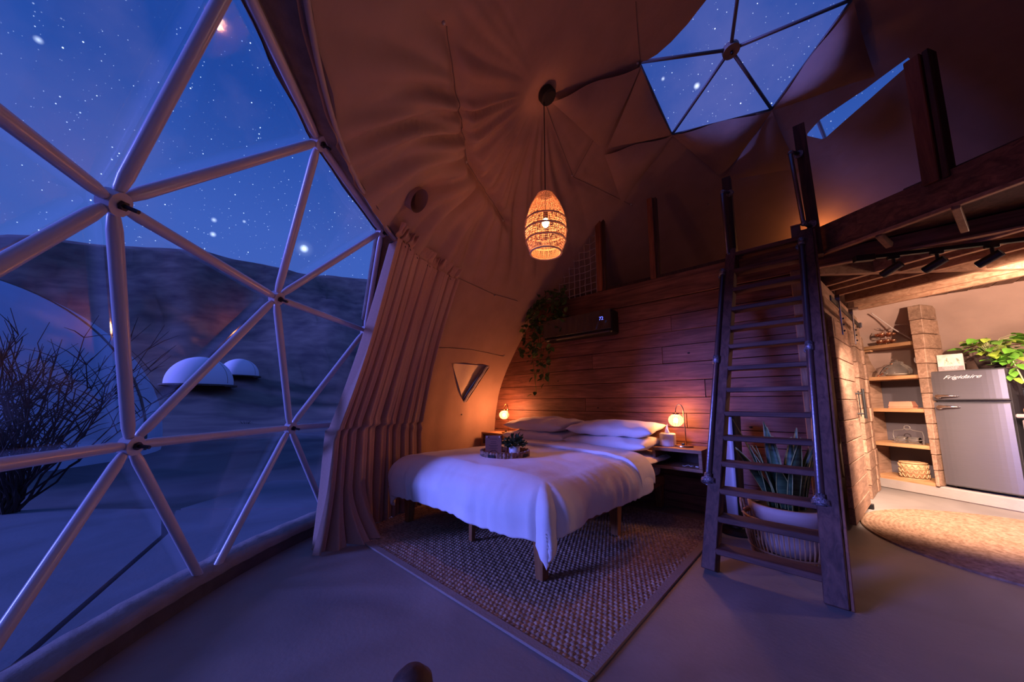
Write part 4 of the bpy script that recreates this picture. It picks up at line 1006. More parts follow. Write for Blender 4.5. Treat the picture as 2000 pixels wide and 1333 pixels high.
for s_ in (-.06, .06):
    g = thing('tumbler', 'glass tumbler lying in the wire carrier, %s one' % ('left' if s_ < 0 else 'right'), 'glass', kp(.33 + s_, .10, .655), KR)
    obj('wall', MB().tube([(-.05, 0, .005), (.05, 0, .005)], .038, 18, cap=True), M_glass, g, smooth=True); obj('base', MB().tube([(.045, 0, .005), (.052, 0, .005)], .036, 18), M_chrome, g)
bs = thing('woven_basket', 'small lidded woven basket with a leaf pattern on the lowest shelf', 'basket', kp(.34, .10, .168), KR)
prof = [(.0, .0), (.11, .0), (.125, .04), (.128, .10), (.12, .16)]
obj('body', MB().lathe(prof, 32), M_rattand, bs, smooth=True)
obj('lid', MB().lathe([(.125, .13), (.122, .185), (.10, .205), (.0, .208)], 32), M_rattan, bs, smooth=True)
m = MB()
for z in (.045, .10, .165):
    for k in range(16):
        a = 2 * PI * k / 16
        for sg in (-1, 1):
            m.tube([(.131 * math.cos(a + sg * .16), .131 * math.sin(a + sg * .16), z - .022), (.133 * math.cos(a), .133 * math.sin(a), z + .02)], .005, 5)
obj('weave_pattern', m, M_rattan, bs, kind='stuff')
for z in (.005, .128, .2): obj('rim', MB().tube([(.124 * math.cos(2 * PI * k / 24), .124 * math.sin(2 * PI * k / 24), z) for k in range(24)], .007, 6, closed=True), M_rattan, bs, smooth=True)

# track lights
trk = thing('track_rail', 'black lighting track under the loft beams', 'light track', (1.0, 4.25, 2.30))
ta, tb_ = Vector((.25, 3.965, 2.345)), Vector((2.2, 4.72, 2.345))
obj('track', MB().beam(ta, tb_, .034, .03, c_=.003), M_black, trk, world=True)
obj('power_feed', MB().beam(ta + Vector((.0, 0, .0)), ta + Vector((.12, .05, 0)), .05, .05), M_black, trk, world=True)
tdir = (tb_ - ta).normalized()
for i, (sx_, nm) in enumerate(((.245, 'leftmost'), (.50, 'middle'), (.80, 'rightmost of the three in view'), (1.45, 'outermost'))):
    p = ta + tdir * sx_; t = thing('track_spotlight', 'black cylinder spotlight on the lighting track, %s' % nm, 'spotlight', p, 0, 'track spotlights')
    d = Vector((-.78, .45, -.42)).normalized()
    obj('adapter', MB().beam(Vector((-.035, -.014, -.022)), Vector((.035, .014, -.022)), .03, .028), M_black, t); obj('stem', MB().tube([(0, 0, -.03), (0, 0, -.085)], .011, 10), M_black, t)
    c = Vector((0, 0, -.105)); hd = obj('head', MB().tube([c - d * .045, c + d * .085, c + d * .09], [.029, .029, .026], 20), M_black, t, smooth=False)
    obj('lens', MB().tube([c + d * .089, c + d * .091], .022, 16), emis('spot_lens', (1, .8, .6), 3), hd)

# round jute rug
M_jute = None
def jute():
    m, t, b = mat_new('jute'); b.inputs['Roughness'].default_value = .95; b.inputs['Specular IOR Level'].default_value = .1
    tc = t.nodes.new('ShaderNodeTexCoord'); sp = t.nodes.new('ShaderNodeVectorMath'); sp.operation = 'LENGTH'; t.links.new(tc.outputs['Object'], sp.inputs[0])
    n = t.nodes.new('ShaderNodeTexNoise'); n.inputs['Scale'].default_value = 30; n.inputs['Detail'].default_value = 4; t.links.new(tc.outputs['Object'], n.inputs[0])
    r = t.nodes.new('ShaderNodeValToRGB'); r.color_ramp.elements[0].color = (.16, .09, .055, 1); r.color_ramp.elements[1].color = (.30, .185, .12, 1); r.color_ramp.elements[0].position = .3; r.color_ramp.elements[1].position = .7
    t.links.new(n.outputs[0], r.inputs[0]); t.links.new(r.outputs[0], b.inputs['Base Color']); return m
rg = thing('round_jute_rug', 'round braided jute rug on the kitchen floor', 'rug', (1.20, 4.87, 0))
m = MB(); prof = [(0.001, .012)]; r = 0.0; R0 = 1.08; nb = 34
for k in range(nb):
    r0 = R0 * k / nb; r1 = R0 * (k + 1) / nb
    for f in (.0, .25, .5, .75): prof.append((r0 + (r1 - r0) * f + .002, .006 + .011 * math.sin(PI * max(.08, f))))
prof.append((R0, .0)); m.lathe(prof, 96); obj('braid', m, jute(), rg, smooth=False)

# ------------------------------------------------------------------ curtain
cu = thing('curtain', 'long tan linen curtain drawn aside in pleats at the right end of the window', 'curtain', ring(204, 0, 4.0))
nS, nZ = 420, 130; rows = []
def cur(s_, z, amp=1.0):
    f = z / 2.56
    a = 213.0 - 18.0 * s_ - 1.8 * (1 - s_) * math.sin(PI * min(1, max(0, (z - .9) / 1.66)))
    if z < .9: a += (.9 - z) / .9 * (1.6 * (1 - s_) - .3)
    rt, rb = math.sqrt(4.12 ** 2 - (2.56 - .37) ** 2), 3.98
    r = rb + (rt - rb) * max(0, (z - .93) / (2.56 - .93)) + .05 * math.sin(PI * min(1, max(0, (z - .93) / 1.63)))
    if z < .93: r = rb + .03 * (z / .93)
    th_ = 2 * PI * 10 * (s_ + .022 * math.sin(9 * s_) + .008 * math.sin(31 * s_ + 2 * f))
    am = (.045 + .018 * math.sin(7 * s_ + 1)) * (1 + .4 * (1 - f)) * amp
    pl_ = math.sin(th_) + .28 * math.sin(2 * th_ + 1.1) + .15 * math.sin(3 * th_ + 2 * f)
    r -= am * pl_ + .012 * math.sin(th_ * .37 + 3 * f)
    k = math.exp(-((z - .90 - .05 * math.sin(4 * s_)) / .035) ** 2); r -= .014 * k * (1 + math.sin(th_ * 2)) ; a += .16 * k * math.cos(th_)
    a += .45 * math.cos(th_) * (.5 + .5 * f)
    g_ = math.exp(-((s_ - .27) / .13) ** 2) * max(0, 1 - z / .45) ** 1.6; r -= .26 * g_
    g2 = math.exp(-((s_ - .0) / .10) ** 2) * max(0, 1 - z / .5) ** 1.5; r += .05 * g2
    return Vector((DC.x + r * math.cos(R_(a)), DC.y + r * math.sin(R_(a)), z))
for i in range(nZ + 1):
    z = .006 + (2.53 - .006) * i / nZ; rows.append([cur(j / nS, z + (.012 * math.sin(j * .12) if i == 0 else 0)) for j in range(nS + 1)])
obj('panel', MB().grid(rows), M_curtain, cu, smooth=True, world=True)
rows = []
for i in range(9):
    z = 2.52 + .13 * i / 8; row = []
    for j in range(nS + 1):
        s_ = j / nS; p = cur(s_, 2.52, 1 - .6 * math.sin(PI * min(1, i / 4)) * (1 if i < 5 else .2)); n = Vector((p.x - DC.x, p.y - DC.y, 0)).normalized()
        fl = max(0, i - 3) / 5; w_ = math.sin(2 * PI * 39 * s_ + 2 * math.sin(12 * s_)); tg = Vector((-n.y, n.x, 0))
        row.append(Vector((p.x, p.y, z)) - n * (fl * (.035 + .03 * w_)) + tg * fl * .02 * math.cos(2 * PI * 39 * s_))
    rows.append(row)
obj('header', MB().grid(rows), M_curtain, cu, smooth=True, world=True)
for k in range(14):
    s_ = (k + .5) / 14; p = cur(s_, 2.5); n = Vector((p.x - DC.x, p.y - DC.y, 0)).normalized()
    obj('hook', MB().tube([p - n * .01, p + Vector((0, 0, .06)) + n * .01, p + Vector((0, 0, .09)) + n * .03], .003, 5), M_bolt, cu, world=True)

# ------------------------------------------------------------------ rug under the bed
def rug_mat():
    m, t, b = mat_new('sisal'); b.inputs['Roughness'].default_value = .95; b.inputs['Specular IOR Level'].default_value = .1
    tc = t.nodes.new('ShaderNodeTexCoord'); n = t.nodes.new('ShaderNodeTexNoise'); n.inputs['Scale'].default_value = 45; n.inputs['Detail'].default_value = 4; t.links.new(tc.outputs['Object'], n.inputs[0])
    r = t.nodes.new('ShaderNodeValToRGB'); r.color_ramp.elements[0].color = (.22, .14, .10, 1); r.color_ramp.elements[1].color = (.46, .32, .23, 1); r.color_ramp.elements[0].position = .35; r.color_ramp.elements[1].position = .68
    t.links.new(n.outputs[0], r.inputs[0]); t.links.new(r.outputs[0], b.inputs['Base Color']); return m
X0, X1, Y0, Y1 = -3.42, -.82, 1.35, 3.85
rgt = thing('sisal_rug', 'rectangular woven sisal rug with a pale cloth border under the bed', 'rug', ((X0 + X1) / 2, (Y0 + Y1) / 2, 0))
cx, cyy = (X0 + X1) / 2, (Y0 + Y1) / 2; hx, hy = (X1 - X0) / 2 - .05, (Y1 - Y0) / 2 - .05
nx, ny = 4 * 78, 4 * 74
gx = np.linspace(-hx, hx, nx + 1); gy = np.linspace(-hy, hy, ny + 1); GX, GY = np.meshgrid(gx, gy)
px = (gx + hx) / (2 * hx) * 78; py = (gy + hy) / (2 * hy) * 74; PX, PY = np.meshgrid(px, py)
hgt = np.abs(np.sin(PI * (PX + .5 * (np.floor(PY) % 2)))) ** .7 * np.abs(np.sin(PI * PY)) ** .6
GZ = .004 + .009 * hgt * (1 + .15 * np.sin(PX * 1.7 + PY * 2.3))
V_ = np.stack([GX, GY, GZ], -1).reshape(-1, 3); I_ = np.arange(ny)[:, None] * (nx + 1) + np.arange(nx)[None, :]
F_ = np.stack([I_, I_ + 1, I_ + nx + 2, I_ + nx + 1], -1).reshape(-1, 4)
me = bpy.data.meshes.new('weave'); me.from_pydata(V_.tolist(), [], F_.tolist()); me.materials.append(rug_mat()); put('weave', me, rgt, kind='stuff')
M_border = plain('rug_border', (.25, .19, .165), .9, bump=.2, bscale=80)
for (x, y, w_, h_) in ((0, -hy - .025, 2 * hx + .1, .055), (0, hy + .025, 2 * hx + .1, .055), (-hx - .025, 0, .055, 2 * hy), (hx + .025, 0, .055, 2 * hy)):
    obj('border', MB().box((x, y, .007), (w_, h_, .014), c_=.004), M_border, rgt)

# ------------------------------------------------------------------ bed
bed = thing('bed', 'wide bed on a low honey coloured wooden frame with a white duvet', 'bed', (-2.28, 2.95, .012))
BX0, BX1, BY0, BY1 = -3.14, -1.42, 1.83, 4.05
def wb_(c, d, c_=.006): return MB().box(c, d, c_=c_)
obj('foot_rail', wb_((-2.28, BY0 + .02, .30), (BX1 - BX0, .035, .10)), M_bed, bed, world=True)
obj('head_rail', wb_((-2.28, BY1 - .02, .30), (BX1 - BX0, .035, .10)), M_bed, bed, world=True)
for x in (BX0 + .02, BX1 - .02): obj('side_rail', wb_((x, (BY0 + BY1) / 2, .30), (.035, BY1 - BY0, .10)), wood('bed_side_wood', (.22, .085, .03), (.40, .17, .065), 'y', .45) if x < -3 else bpy.data.materials['bed_side_wood'], bed, world=True)
def leg(x, y, w0=.06, w1=.09):
    m = MB(); a, b_ = w0 / 2, w1 / 2; m.add([(x - a, y - a, .012), (x + a, y - a, .012), (x + a, y + a, .012), (x - a, y + a, .012), (x - b_, y - b_, .33), (x + b_, y - b_, .33), (x + b_, y + b_, .33), (x - b_, y + b_, .33)], [(3, 2, 1, 0), (4, 5, 6, 7)] + [(i, (i + 1) % 4, 4 + (i + 1) % 4, 4 + i) for i in range(4)])
    obj('leg', m, M_bedz, bed, world=True, bev=.004)
for x, y in ((BX0 + .05, BY0 + .05), (BX1 - .05, BY0 + .05), (BX0 + .05, BY1 - .05), (BX1 - .05, BY1 - .05), (BX1 - .04, 2.92), (BX0 + .04, 2.92)): leg(x, y)
leg(-2.28, 1.98, .04, .045); leg(-2.28, 3.0, .04, .045)
for k in range(9): obj('slat', wb_((-2.28, 1.98 + .24 * k, .335), (BX1 - BX0 - .08, .07, .018)), M_bed, bed, world=True)
m = MB().box((-2.28, 2.95, .465), (BX1 - BX0 - .04, BY1 - BY0 - .05, .235)); obj('mattress', m, M_linen, bed, world=True, bev=.05)
def cloth(name, x0, x1, y0, y1, top, lxl, lxr, ly, parent, mat, seed=0, nxx=150, nyy=150, th_=.03, amp=1, lhead=0):
    """a soft cover laid over the mattress: flat inside the rectangle, rounded over and hanging outside it"""
    rows = []
    for j in range(nyy + 1):
        v = y0 - ly + (y1 + lhead - y0 + ly) * j / nyy; row = []
        for i in range(nxx + 1):
            u = x0 - lxl + (x1 - x0 + lxl + lxr) * i / nxx
            dx = min(0, u - x0) + max(0, u - x1); dy = min(0, v - y0); d = math.hypot(dx, dy); qx = min(max(u, x0), x1); qy = max(v, y0)
            z = top; ox = oy = 0
            R1 = .19; puff = .035 * (1 - min(1, abs((u - (x0 + x1) / 2) / ((x1 - x0) / 2)) ** 3)) * 1
            w_ = mn.noise(Vector((u * 2.1, v * 2.1, seed))) * .018 + mn.noise(Vector((u * 6.0, v * 5.0, seed + 3))) * .006 + (abs(mn.noise(Vector((u * 3.2 + v * 1.5, v * 3.0 - u, seed + 9))))) * .012
            if d > 1e-6:
                nx_, ny_ = dx / d, dy / d
                if d < R1 * PI / 2: an = d / R1; o_ = R1 * math.sin(an); dz = R1 * (1 - math.cos(an))
                else: o_ = R1 - .10 * (d - R1 * PI / 2); dz = R1 + (d - R1 * PI / 2)
                per = (u if abs(dy) > abs(dx) else v); am = min(1, d / .3)
                f_ = (.011 * math.sin(per * 9 + 2.6 * math.sin(per * 3.3) + seed) + .004 * math.sin(per * 31 + 3 * math.sin(per * 7) + seed * 2)) * am * amp + mn.noise(Vector((qx * 3, qy * 3, z * 7 + d * 4 + seed))) * .022 * am
                corner = min(abs(dx), abs(dy)); ang_ = math.atan2(abs(dy), abs(dx) + 1e-6); f_ += .03 * math.sin(ang_ * 8 + 1) * min(1, corner / .15)
                o_ += f_; ox, oy = nx_ * o_, ny_ * o_; z -= dz; w_ *= max(0, 1 - d / .2)
                z += (.012 * math.sin(per * 5.1 + seed) + .004 * math.sin(per * 43 + 3 * math.sin(per * 11))) * am
            row.append((qx + ox, qy + oy, z + w_ * amp + puff * (d == 0 or 1) * max(0, 1 - d / .12)))
        rows.append(row)
    o = obj(name, MB().grid(rows), mat, parent, smooth=True, world=True, solid=th_); return o
dv = thing('duvet', 'plump white duvet hanging over the foot and sides of the bed', 'duvet', (-2.28, 2.5, .59))
cloth('cover', BX0 + .05, BX1 - .04, BY0 + .07, 3.30, .615, .38, .37, .43, dv, M_linen, 2.0, 170, 170, th_=.035)
cloth('folded_edge', BX0 + .06, BX1 - .05, 3.02, 3.36, .652, .36, .35, .0, dv, M_linen, 7.0, 150, 40, .03)
hem = [];
sh = thing('sheet', 'white sheet over the head end of the mattress', 'sheet', (-2.28, 3.7, .585))
cloth('sheet', BX0 + .02, BX1 - .02, 3.25, 4.03, .592, .10, .12, .0, sh, M_linen, 4.0, 100, 50, .006, .6)
def pillow_mesh(seed, W_=1.0, D_=.56, H_=.19):
    m = MB(); n = 34; 
    for sg in (1, -1):
        rows = []
        for j in range(n + 1):
            row = []
            for i in range(n + 1):
                a, b_ = 2 * i / n - 1, 2 * j / n - 1
                t = (max(0, 1 - a * a) ** .5) * (max(0, 1 - b_ * b_) ** .5); t = t ** .75
                k = 1 - .10 * (1 - abs(a)) * 0 - .07 * (1 - a * a) * abs(b_) ** 3; kx = 1 - .06 * (1 - b_ * b_) * abs(a) ** 3
                z = sg * H_ / 2 * t * (1 if sg > 0 else .8) + mn.noise(Vector((a * 2.4, b_ * 2, seed + sg))) * .022 * t + .006 * math.sin(a * 14 + 5 * b_) * t * (1 - t) * 3
                row.append((a * W_ / 2 * kx, b_ * D_ / 2 * k, z + .02 * (abs(a) ** 6)))
            rows.append(row if sg > 0 else row[::-1])
        m.grid(rows)
    me = m.mesh('pillow', M_pillow, True); bm = bmesh.new(); bm.from_mesh(me); bmesh.ops.remove_doubles(bm, verts=bm.verts, dist=.0005); bm.to_mesh(me); bm.free(); me.shade_smooth(); return me
for (x, y, z, rx, rz_, sd, lb) in ((-2.88, 3.73, .705, .05, .03, 1, 'white pillow lying under the left stack of the bed'), (-1.86, 3.72, .705, .05, -.04, 2, 'white pillow lying under the right stack of the bed'),
                                (-2.90, 3.77, .855, .12, -.02, 3, 'upper white pillow at the left of the bed head'), (-1.85, 3.76, .850, .10, .05, 4, 'upper white pillow at the right of the bed head')):
    o = put('pillow', pillow_mesh(sd), None, (x, y, z)); o.rotation_euler = (rx, 0, rz_); tag(o, lb, 'pillow', 'bed pillows')

# tray with sign and plant
TP = at_z(986, 893, .655); TZ = .655
tr = thing('bark_tray', 'round bark-edged tray lying on the duvet', 'tray', (TP.x, TP.y, TZ))
obj('plate', MB().lathe([(0, 0), (.21, 0), (.21, .012), (0, .012)], 40), M_kraft, tr)
M_bk = plain('bark_rim', (.30, .17, .12), .9, noise=.6, nscale=35, bump=.9, bscale=50)
m = MB(); rows = []
for k in range(121):
    a = 2 * PI * k / 120; j = .004 * math.sin(k * 2.3) + .003 * math.sin(k * 5.1); rows.append([((.205 + j) * math.cos(a), (.205 + j) * math.sin(a), 0), ((.222 + j) * math.cos(a), (.222 + j) * math.sin(a), .0), ((.224 + j) * math.cos(a), (.224 + j) * math.sin(a), .062 + j), ((.208 + j) * math.cos(a), (.208 + j) * math.sin(a), .064 + j), ((.205 + j) * math.cos(a), (.205 + j) * math.sin(a), 0)])
m.grid(rows); obj('rim', m, M_bk, tr)
camdir = math.atan2(-TP.x, TP.y)
for a in (-PI / 2 - .55 + camdir - .0, -PI / 2 + .95 + camdir):
    m = MB().box((.2255 * math.cos(a), .2255 * math.sin(a), .033), (.004, .07, .026), rz=a, c_=.0015); obj('handle_slot', m, M_blackm, tr)
def at_tray(du, dvv): # offsets to the right / away as seen from the room
    r = Vector((math.cos(camdir), math.sin(camdir), 0)); f = Vector((-math.sin(camdir), math.cos(camdir), 0)); return Vector((TP.x, TP.y, TZ + .013)) + r * du + f * dvv
sg_ = thing('kraft_card', 'brown card sign with two pale studs standing in the tray', 'card', at_tray(-.105, .0), camdir + .02)
obj('panel', MB().box((0, 0, .09), (.148, .012, .18), c_=.002), M_kraft, sg_); obj('back_flap', MB().box((0, .05, .07), (.14, .008, .14), c_=.002), M_kraft, sg_)
for x in (-.057, .057): obj('stud', MB().ball((x, -.008, .168), .007, 10, 8), M_paper, sg_, smooth=True)
m = MB()
for i, (w_, z) in enumerate(((.07, .148), (.05, .125), (.055, .11), (.08, .092), (.06, .078), (.075, .062))): m.box((.0, -.0066, z), (w_, .001, .004))
m.tube([(-.03, -.0068, .035), (-.01, -.0068, .048), (.0, -.0068, .042), (.012, -.0068, .05), (.03, -.0068, .034)], .003, 4); obj('print', m, plain('print_dark', (.10, .05, .05), .8), sg_)
fp = thing('small_potted_plant', 'small leafy green plant in a white pot on the bark tray', 'plant', at_tray(.09, .02))
obj('pot', MB().lathe([(0, 0), (.035, 0), (.048, .02), (.052, .085), (.046, .085), (.043, .07), (0, .07)], 24), M_white, fp, smooth=True)
rd = random.Random(3); ls = leaf_mesh(.042, .016, M_leafd, name='leaf'); lm_ = MB(); st_ = MB(); big = MB()
base_v = [Vector(v.co) for v in ls.vertices]; base_f = [tuple(p.vertices) for p in ls.polygons]
def scatter(mb, p, dirv, s_, roll, bv=base_v, bf=base_f):
    y = Vector(dirv).normalized(); x = y.cross(Vector((0, 0, 1)))
    x = x.normalized() if x.length > 1e-3 else Vector((1, 0, 0)); Mx = Matrix((x, y, x.cross(y))).transposed() @ Matrix.Rotation(roll, 3, 'Y'); mb.add([Vector(p) + Mx @ (q * s_) for q in bv], bf)
for i in range(26):
    a = rd.uniform(0, 2 * PI); el = rd.uniform(-.1, 1.4); L0 = rd.uniform(.08, .135); d = Vector((math.cos(a) * math.cos(el) * 1.0, math.sin(a) * math.cos(el), math.sin(el) * .9 + .1)); tip = Vector((0, 0, .075)) + d * L0
    st_.tube([(0, 0, .07), Vector((0, 0, .08)) + d * L0 * .5, tip], .0015, 4)
    for k in range(11): q = rd.uniform(.35, 1.0); pp_ = Vector((0, 0, .075)) + d * L0 * q; scatter(lm_, pp_, d + Vector((rd.uniform(-1, 1), rd.uniform(-1, 1), rd.uniform(-.5, .8))), rd.uniform(.8, 1.25), rd.uniform(-1, 1))
obj('foliage', lm_, M_leafd, fp, kind='stuff'); obj('stems', st_, M_leafd, fp)

# ------------------------------------------------------------------ nightstands
def nightstand(x0, x1, y0, label):
    t = thing('nightstand', label, 'nightstand', ((x0 + x1) / 2, (y0 + 4.08) / 2, .48)); w_ = x1 - x0; d = 4.085 - y0; h = .21
    obj('top', MB().box((0, 0, h - .016), (w_, d, .034), c_=.003), M_night, t); obj('bottom', MB().box((0, 0, .016), (w_, d, .032), c_=.003), M_night, t)
    for s_ in (-1, 1): obj('side', MB().box((s_ * (w_ / 2 - .016), 0, h / 2), (.032, d, h - .066), c_=.003), M_night, t)
    obj('back', MB().box((0, d / 2 - .008, h / 2), (w_ - .064, .014, h - .066)), M_dark, t); return t
nightstand(-1.41, -.94, 3.70, 'wooden open box nightstand fixed to the wall right of the bed')
nightstand(-4.09, -3.60, 3.72, 'wooden open box nightstand fixed to the wall left of the bed')
M_shade = film('ribbed_glass', (1, .93, .82), .03, .1, glow=(1, .62, .30), gs=.55, haze=(.9, .75, .55), hz=.10)
M_bulb = emis('hot_bulb', (1, .78, .48), 26)
def table_lamp(label, loc, s_):
    t = thing('table_lamp', label, 'lamp', loc)
    obj('base', MB().lathe([(0, 0), (.085, 0), (.087, .006), (.085, .018), (.02, .024), (0, .024)], 36), M_brass, t, smooth=False)
    hz_ = .40; pts = [(.02, 0, .02), (.018, 0, .18), (.012, 0, .33)]
    for k in range(9): a = PI * k / 8; pts.append((-.028 + .040 * math.cos(a), 0, .365 + .075 * math.sin(a)))
    pts.append((-.068, 0, .345)); obj('stem', MB().tube(pts, .0055, 10), M_brass, t, smooth=True)
    obj('switch', MB().box((.0, -.03, .034), (.03, .02, .02), c_=.004), M_black, t)
    c = Vector((-.068, 0, .272)); obj('cap', MB().lathe([(.008, .075), (.03, .072), (.034, .062), (.012, .058)], 24, c=c), M_brass, t, smooth=True)
    rows = []; n = 80
    for i in range(15):
        el = R_(-72 + 144 * i / 14); rows.append([(c.x + (.072 + .0035 * abs(math.sin(7 * 2 * PI * k / n))) * math.cos(el) * math.cos(2 * PI * k / n), c.y + (.072 + .0035 * abs(math.sin(7 * 2 * PI * k / n))) * math.cos(el) * math.sin(2 * PI * k / n), c.z + .068 * math.sin(el)) for k in range(n + 1)])
    sd_ = obj('shade', MB().grid(rows), M_shade, t, smooth=True)
    for k in range(14):
        a = 2 * PI * k / 14; obj('rib', MB().tube([(c.x + .0735 * math.cos(R_(e_)) * math.cos(a), c.y + .0735 * math.cos(R_(e_)) * math.sin(a), c.z + .070 * math.sin(R_(e_))) for e_ in range(-70, 71, 14)], .0014, 4), M_brass, sd_)
    obj('bulb', MB().ball(c + Vector((0, 0, .0)), .021, 14, 10, (1, 1, 1.3)), M_bulb, t, smooth=True)
    return t
table_lamp('lit brass arched lamp with a ribbed glass globe on the right nightstand', (LAMP_R.x + .068, LAMP_R.y, .691), 1)
tl = table_lamp('lit brass arched lamp with a ribbed glass globe on the left nightstand', (LAMP_L.x + .068, LAMP_L.y, .691), 1)
p = at_y(1305, 862, 3.86)
tx = thing('tissue_box', 'pale ribbed tissue holder left of the lamp on the right nightstand', 'tissue box', (p.x - .01, 3.88, .69))
m = MB(); rows = []
prof = [(.0, 0), (.072, 0), (.078, .01), (.078, .125), (.07, .135), (.02, .135)]
m2 = []
for r, z in prof: m2.append([((r + (.003 * abs(math.sin(4 * 2 * PI * k / 64)) if r > .03 else 0)) * math.cos(2 * PI * k / 64), (r + (.003 * abs(math.sin(4 * 2 * PI * k / 64)) if r > .03 else 0)) * math.sin(2 * PI * k / 64), z) for k in range(65)])
m.grid(m2); obj('holder', m, M_white, tx, smooth=False)
m = MB().add([(-.03, -.01, .13), (.03, -.012, .13), (.025, .015, .13), (-.028, .012, .13), (-.012, 0, .20), (.012, .004, .165), (.002, .006, .235), (-.02, .008, .17)], [(0, 1, 5, 6, 4), (1, 2, 5), (2, 3, 7, 6, 5), (3, 0, 4, 7), (4, 6, 7)]); obj('tissue', m, M_paper, tx)
p = at_z(1291, 869, .70); ph_ = thing('remote_control', 'small white remote lying at the front of the right nightstand', 'remote', (p.x + .01, p.y + .02, .691), .9); obj('body', MB().box((0, 0, .009), (.13, .04, .016), c_=.004), M_white, ph_); obj('button_pad', MB().box((.03, 0, .0175), (.03, .02, .002)), M_kraft, ph_)
cb = thing('charging_cable', 'thin white cable lying inside the right nightstand', 'cable', (-1.10, 3.80, .513)); obj('cord', MB().tube([(-.05, 0, .003), (-.02, -.03, .004), (.0, .02, .012), (.03, -.01, .004), (.05, .02, .006), (.02, .04, .004)], .0025, 6), M_white, cb, smooth=True); obj('plug', MB().box((.085, .0, .006), (.03, .012, .01), c_=.002), M_white, cb)

# ------------------------------------------------------------------ pendant lamp
pn = thing('pendant_lamp', 'lit egg shaped woven rattan pendant lamp on a black cord', 'lamp', (PEND.x, PEND.y, 2.40))
hubp = HUB; cord_top = Vector((PEND.x, PEND.y, hubp.z - .05))
EP = [(.128, 0), (.150, .05), (.168, .11), (.177, .18), (.174, .26), (.158, .34), (.130, .42), (.092, .49), (.055, .535), (.026, .555)]
def er(z):
    for (r0, z0), (r1, z1) in zip(EP[:-1], EP[1:]):
        if z <= z1: t = (z - z0) / (z1 - z0); return r0 + (r1 - r0) * t
    return EP[-1][0]
M_glowr = plain('lit_rattan', (.85, .55, .30), .6)
M_glowr.node_tree.nodes['Principled BSDF'].inputs['Transmission Weight'].default_value = 0
m = MB(); nst = 84
levels = [.012, .10, .19, .28, .37, .45, .52]
for k in range(nst):
    for li in range(len(levels) - 1):
        a = 2 * PI * (k + .5 * (li % 2)) / nst; z0, z1 = levels[li], levels[li + 1]
        tw_ = .02 * math.sin(k * 1.7 + li)
        m.tube([(er(z0 + (z1 - z0) * f) * math.cos(a + tw_ * f), er(z0 + (z1 - z0) * f) * math.sin(a + tw_ * f), z0 + (z1 - z0) * f) for f in (0, .5, 1)], .0022, 4, cap=False)
obj('weave', m, M_glowr, pn, kind='stuff')
m = MB(); z = .02
while z < .54:
    m.tube([((er(z) + .002 * math.sin(k * 3 + z * 90)) * math.cos(2 * PI * k / 42), (er(z) + .002 * math.sin(k * 3 + z * 90)) * math.sin(2 * PI * k / 42), z) for k in range(42)], .0016, 4, closed=True); z += .018
obj('cross_weave', m, M_glowr, pn, kind='stuff')
for z in (.0, .10, .19, .28, .52):
    obj('hoop', MB().tube([((er(z) + .002) * math.cos(2 * PI * k / 48), (er(z) + .002) * math.sin(2 * PI * k / 48), z) for k in range(48)], .006 if z else .008, 7, closed=True), M_glowr, pn, smooth=True)
obj('bulb', MB().ball((0, 0, .27), .030, 14, 10, (1, 1, 1.35)), emis('pendant_bulb', (1, .72, .42), 30), pn, smooth=True)
obj('socket', MB().tube([(0, 0, .31), (0, 0, .38)], .02, 12), M_black, pn)
obj('cord', MB().tube([(0, 0, .37), (0, 0, hubp.z - .04 - 2.40)], .0042, 8), M_black, pn)
hn = outn(hubp); m = MB().tube([hubp - hn * .02, hubp - hn * .075, hubp - hn * .09], [.075, .075, .06], 28); obj('ceiling_cap', m, M_blackm, pn, world=True)

# ------------------------------------------------------------------ air conditioner
def m_acfront():
    m, t, b = mat_new('ac_gloss'); b.inputs['Base Color'].default_value = (.02, .017, .02, 1); b.inputs['Roughness'].default_value = .12; b.inputs['Specular IOR Level'].default_value = 1.0; b.inputs['Coat Weight'].default_value = 1.0
    tc = t.nodes.new('ShaderNodeTexCoord'); w_ = t.nodes.new('ShaderNodeTexWave'); w_.inputs['Scale'].default_value = 3.2; w_.inputs['Distortion'].default_value = 5; w_.inputs['Detail Scale'].default_value = 1.2; t.links.new(tc.outputs['Object'], w_.inputs[0])
    bp = t.nodes.new('ShaderNodeBump'); bp.inputs['Strength'].default_value = .5; bp.inputs['Distance'].default_value = .01; t.links.new(w_.outputs[0], bp.inputs['Height']); t.links.new(bp.outputs[0], b.inputs['Normal']); return m
ac = thing('air_conditioner', 'glossy black wall air conditioner with a small blue display', 'air conditioner', (-2.44, 3.98, 2.02))
obj('body', MB().box((0, .02, .155), (1.06, .20, .31), c_=.02), M_black, ac)
obj('front_panel', MB().box((0, -.092, .175), (1.055, .02, .25), c_=.006), m_acfront(), ac)
obj('louvre', MB().box((0, -.075, .022), (1.0, .06, .012), c_=.003, M=Matrix.Rotation(.35, 3, 'X')), M_steel, ac)
text('display', '72', .06, Vector((.40, -.1035, .19)), PI / 2, 0, emis('display_blue', (.12, .16, 1), 2.2), ac, ext=.0006)

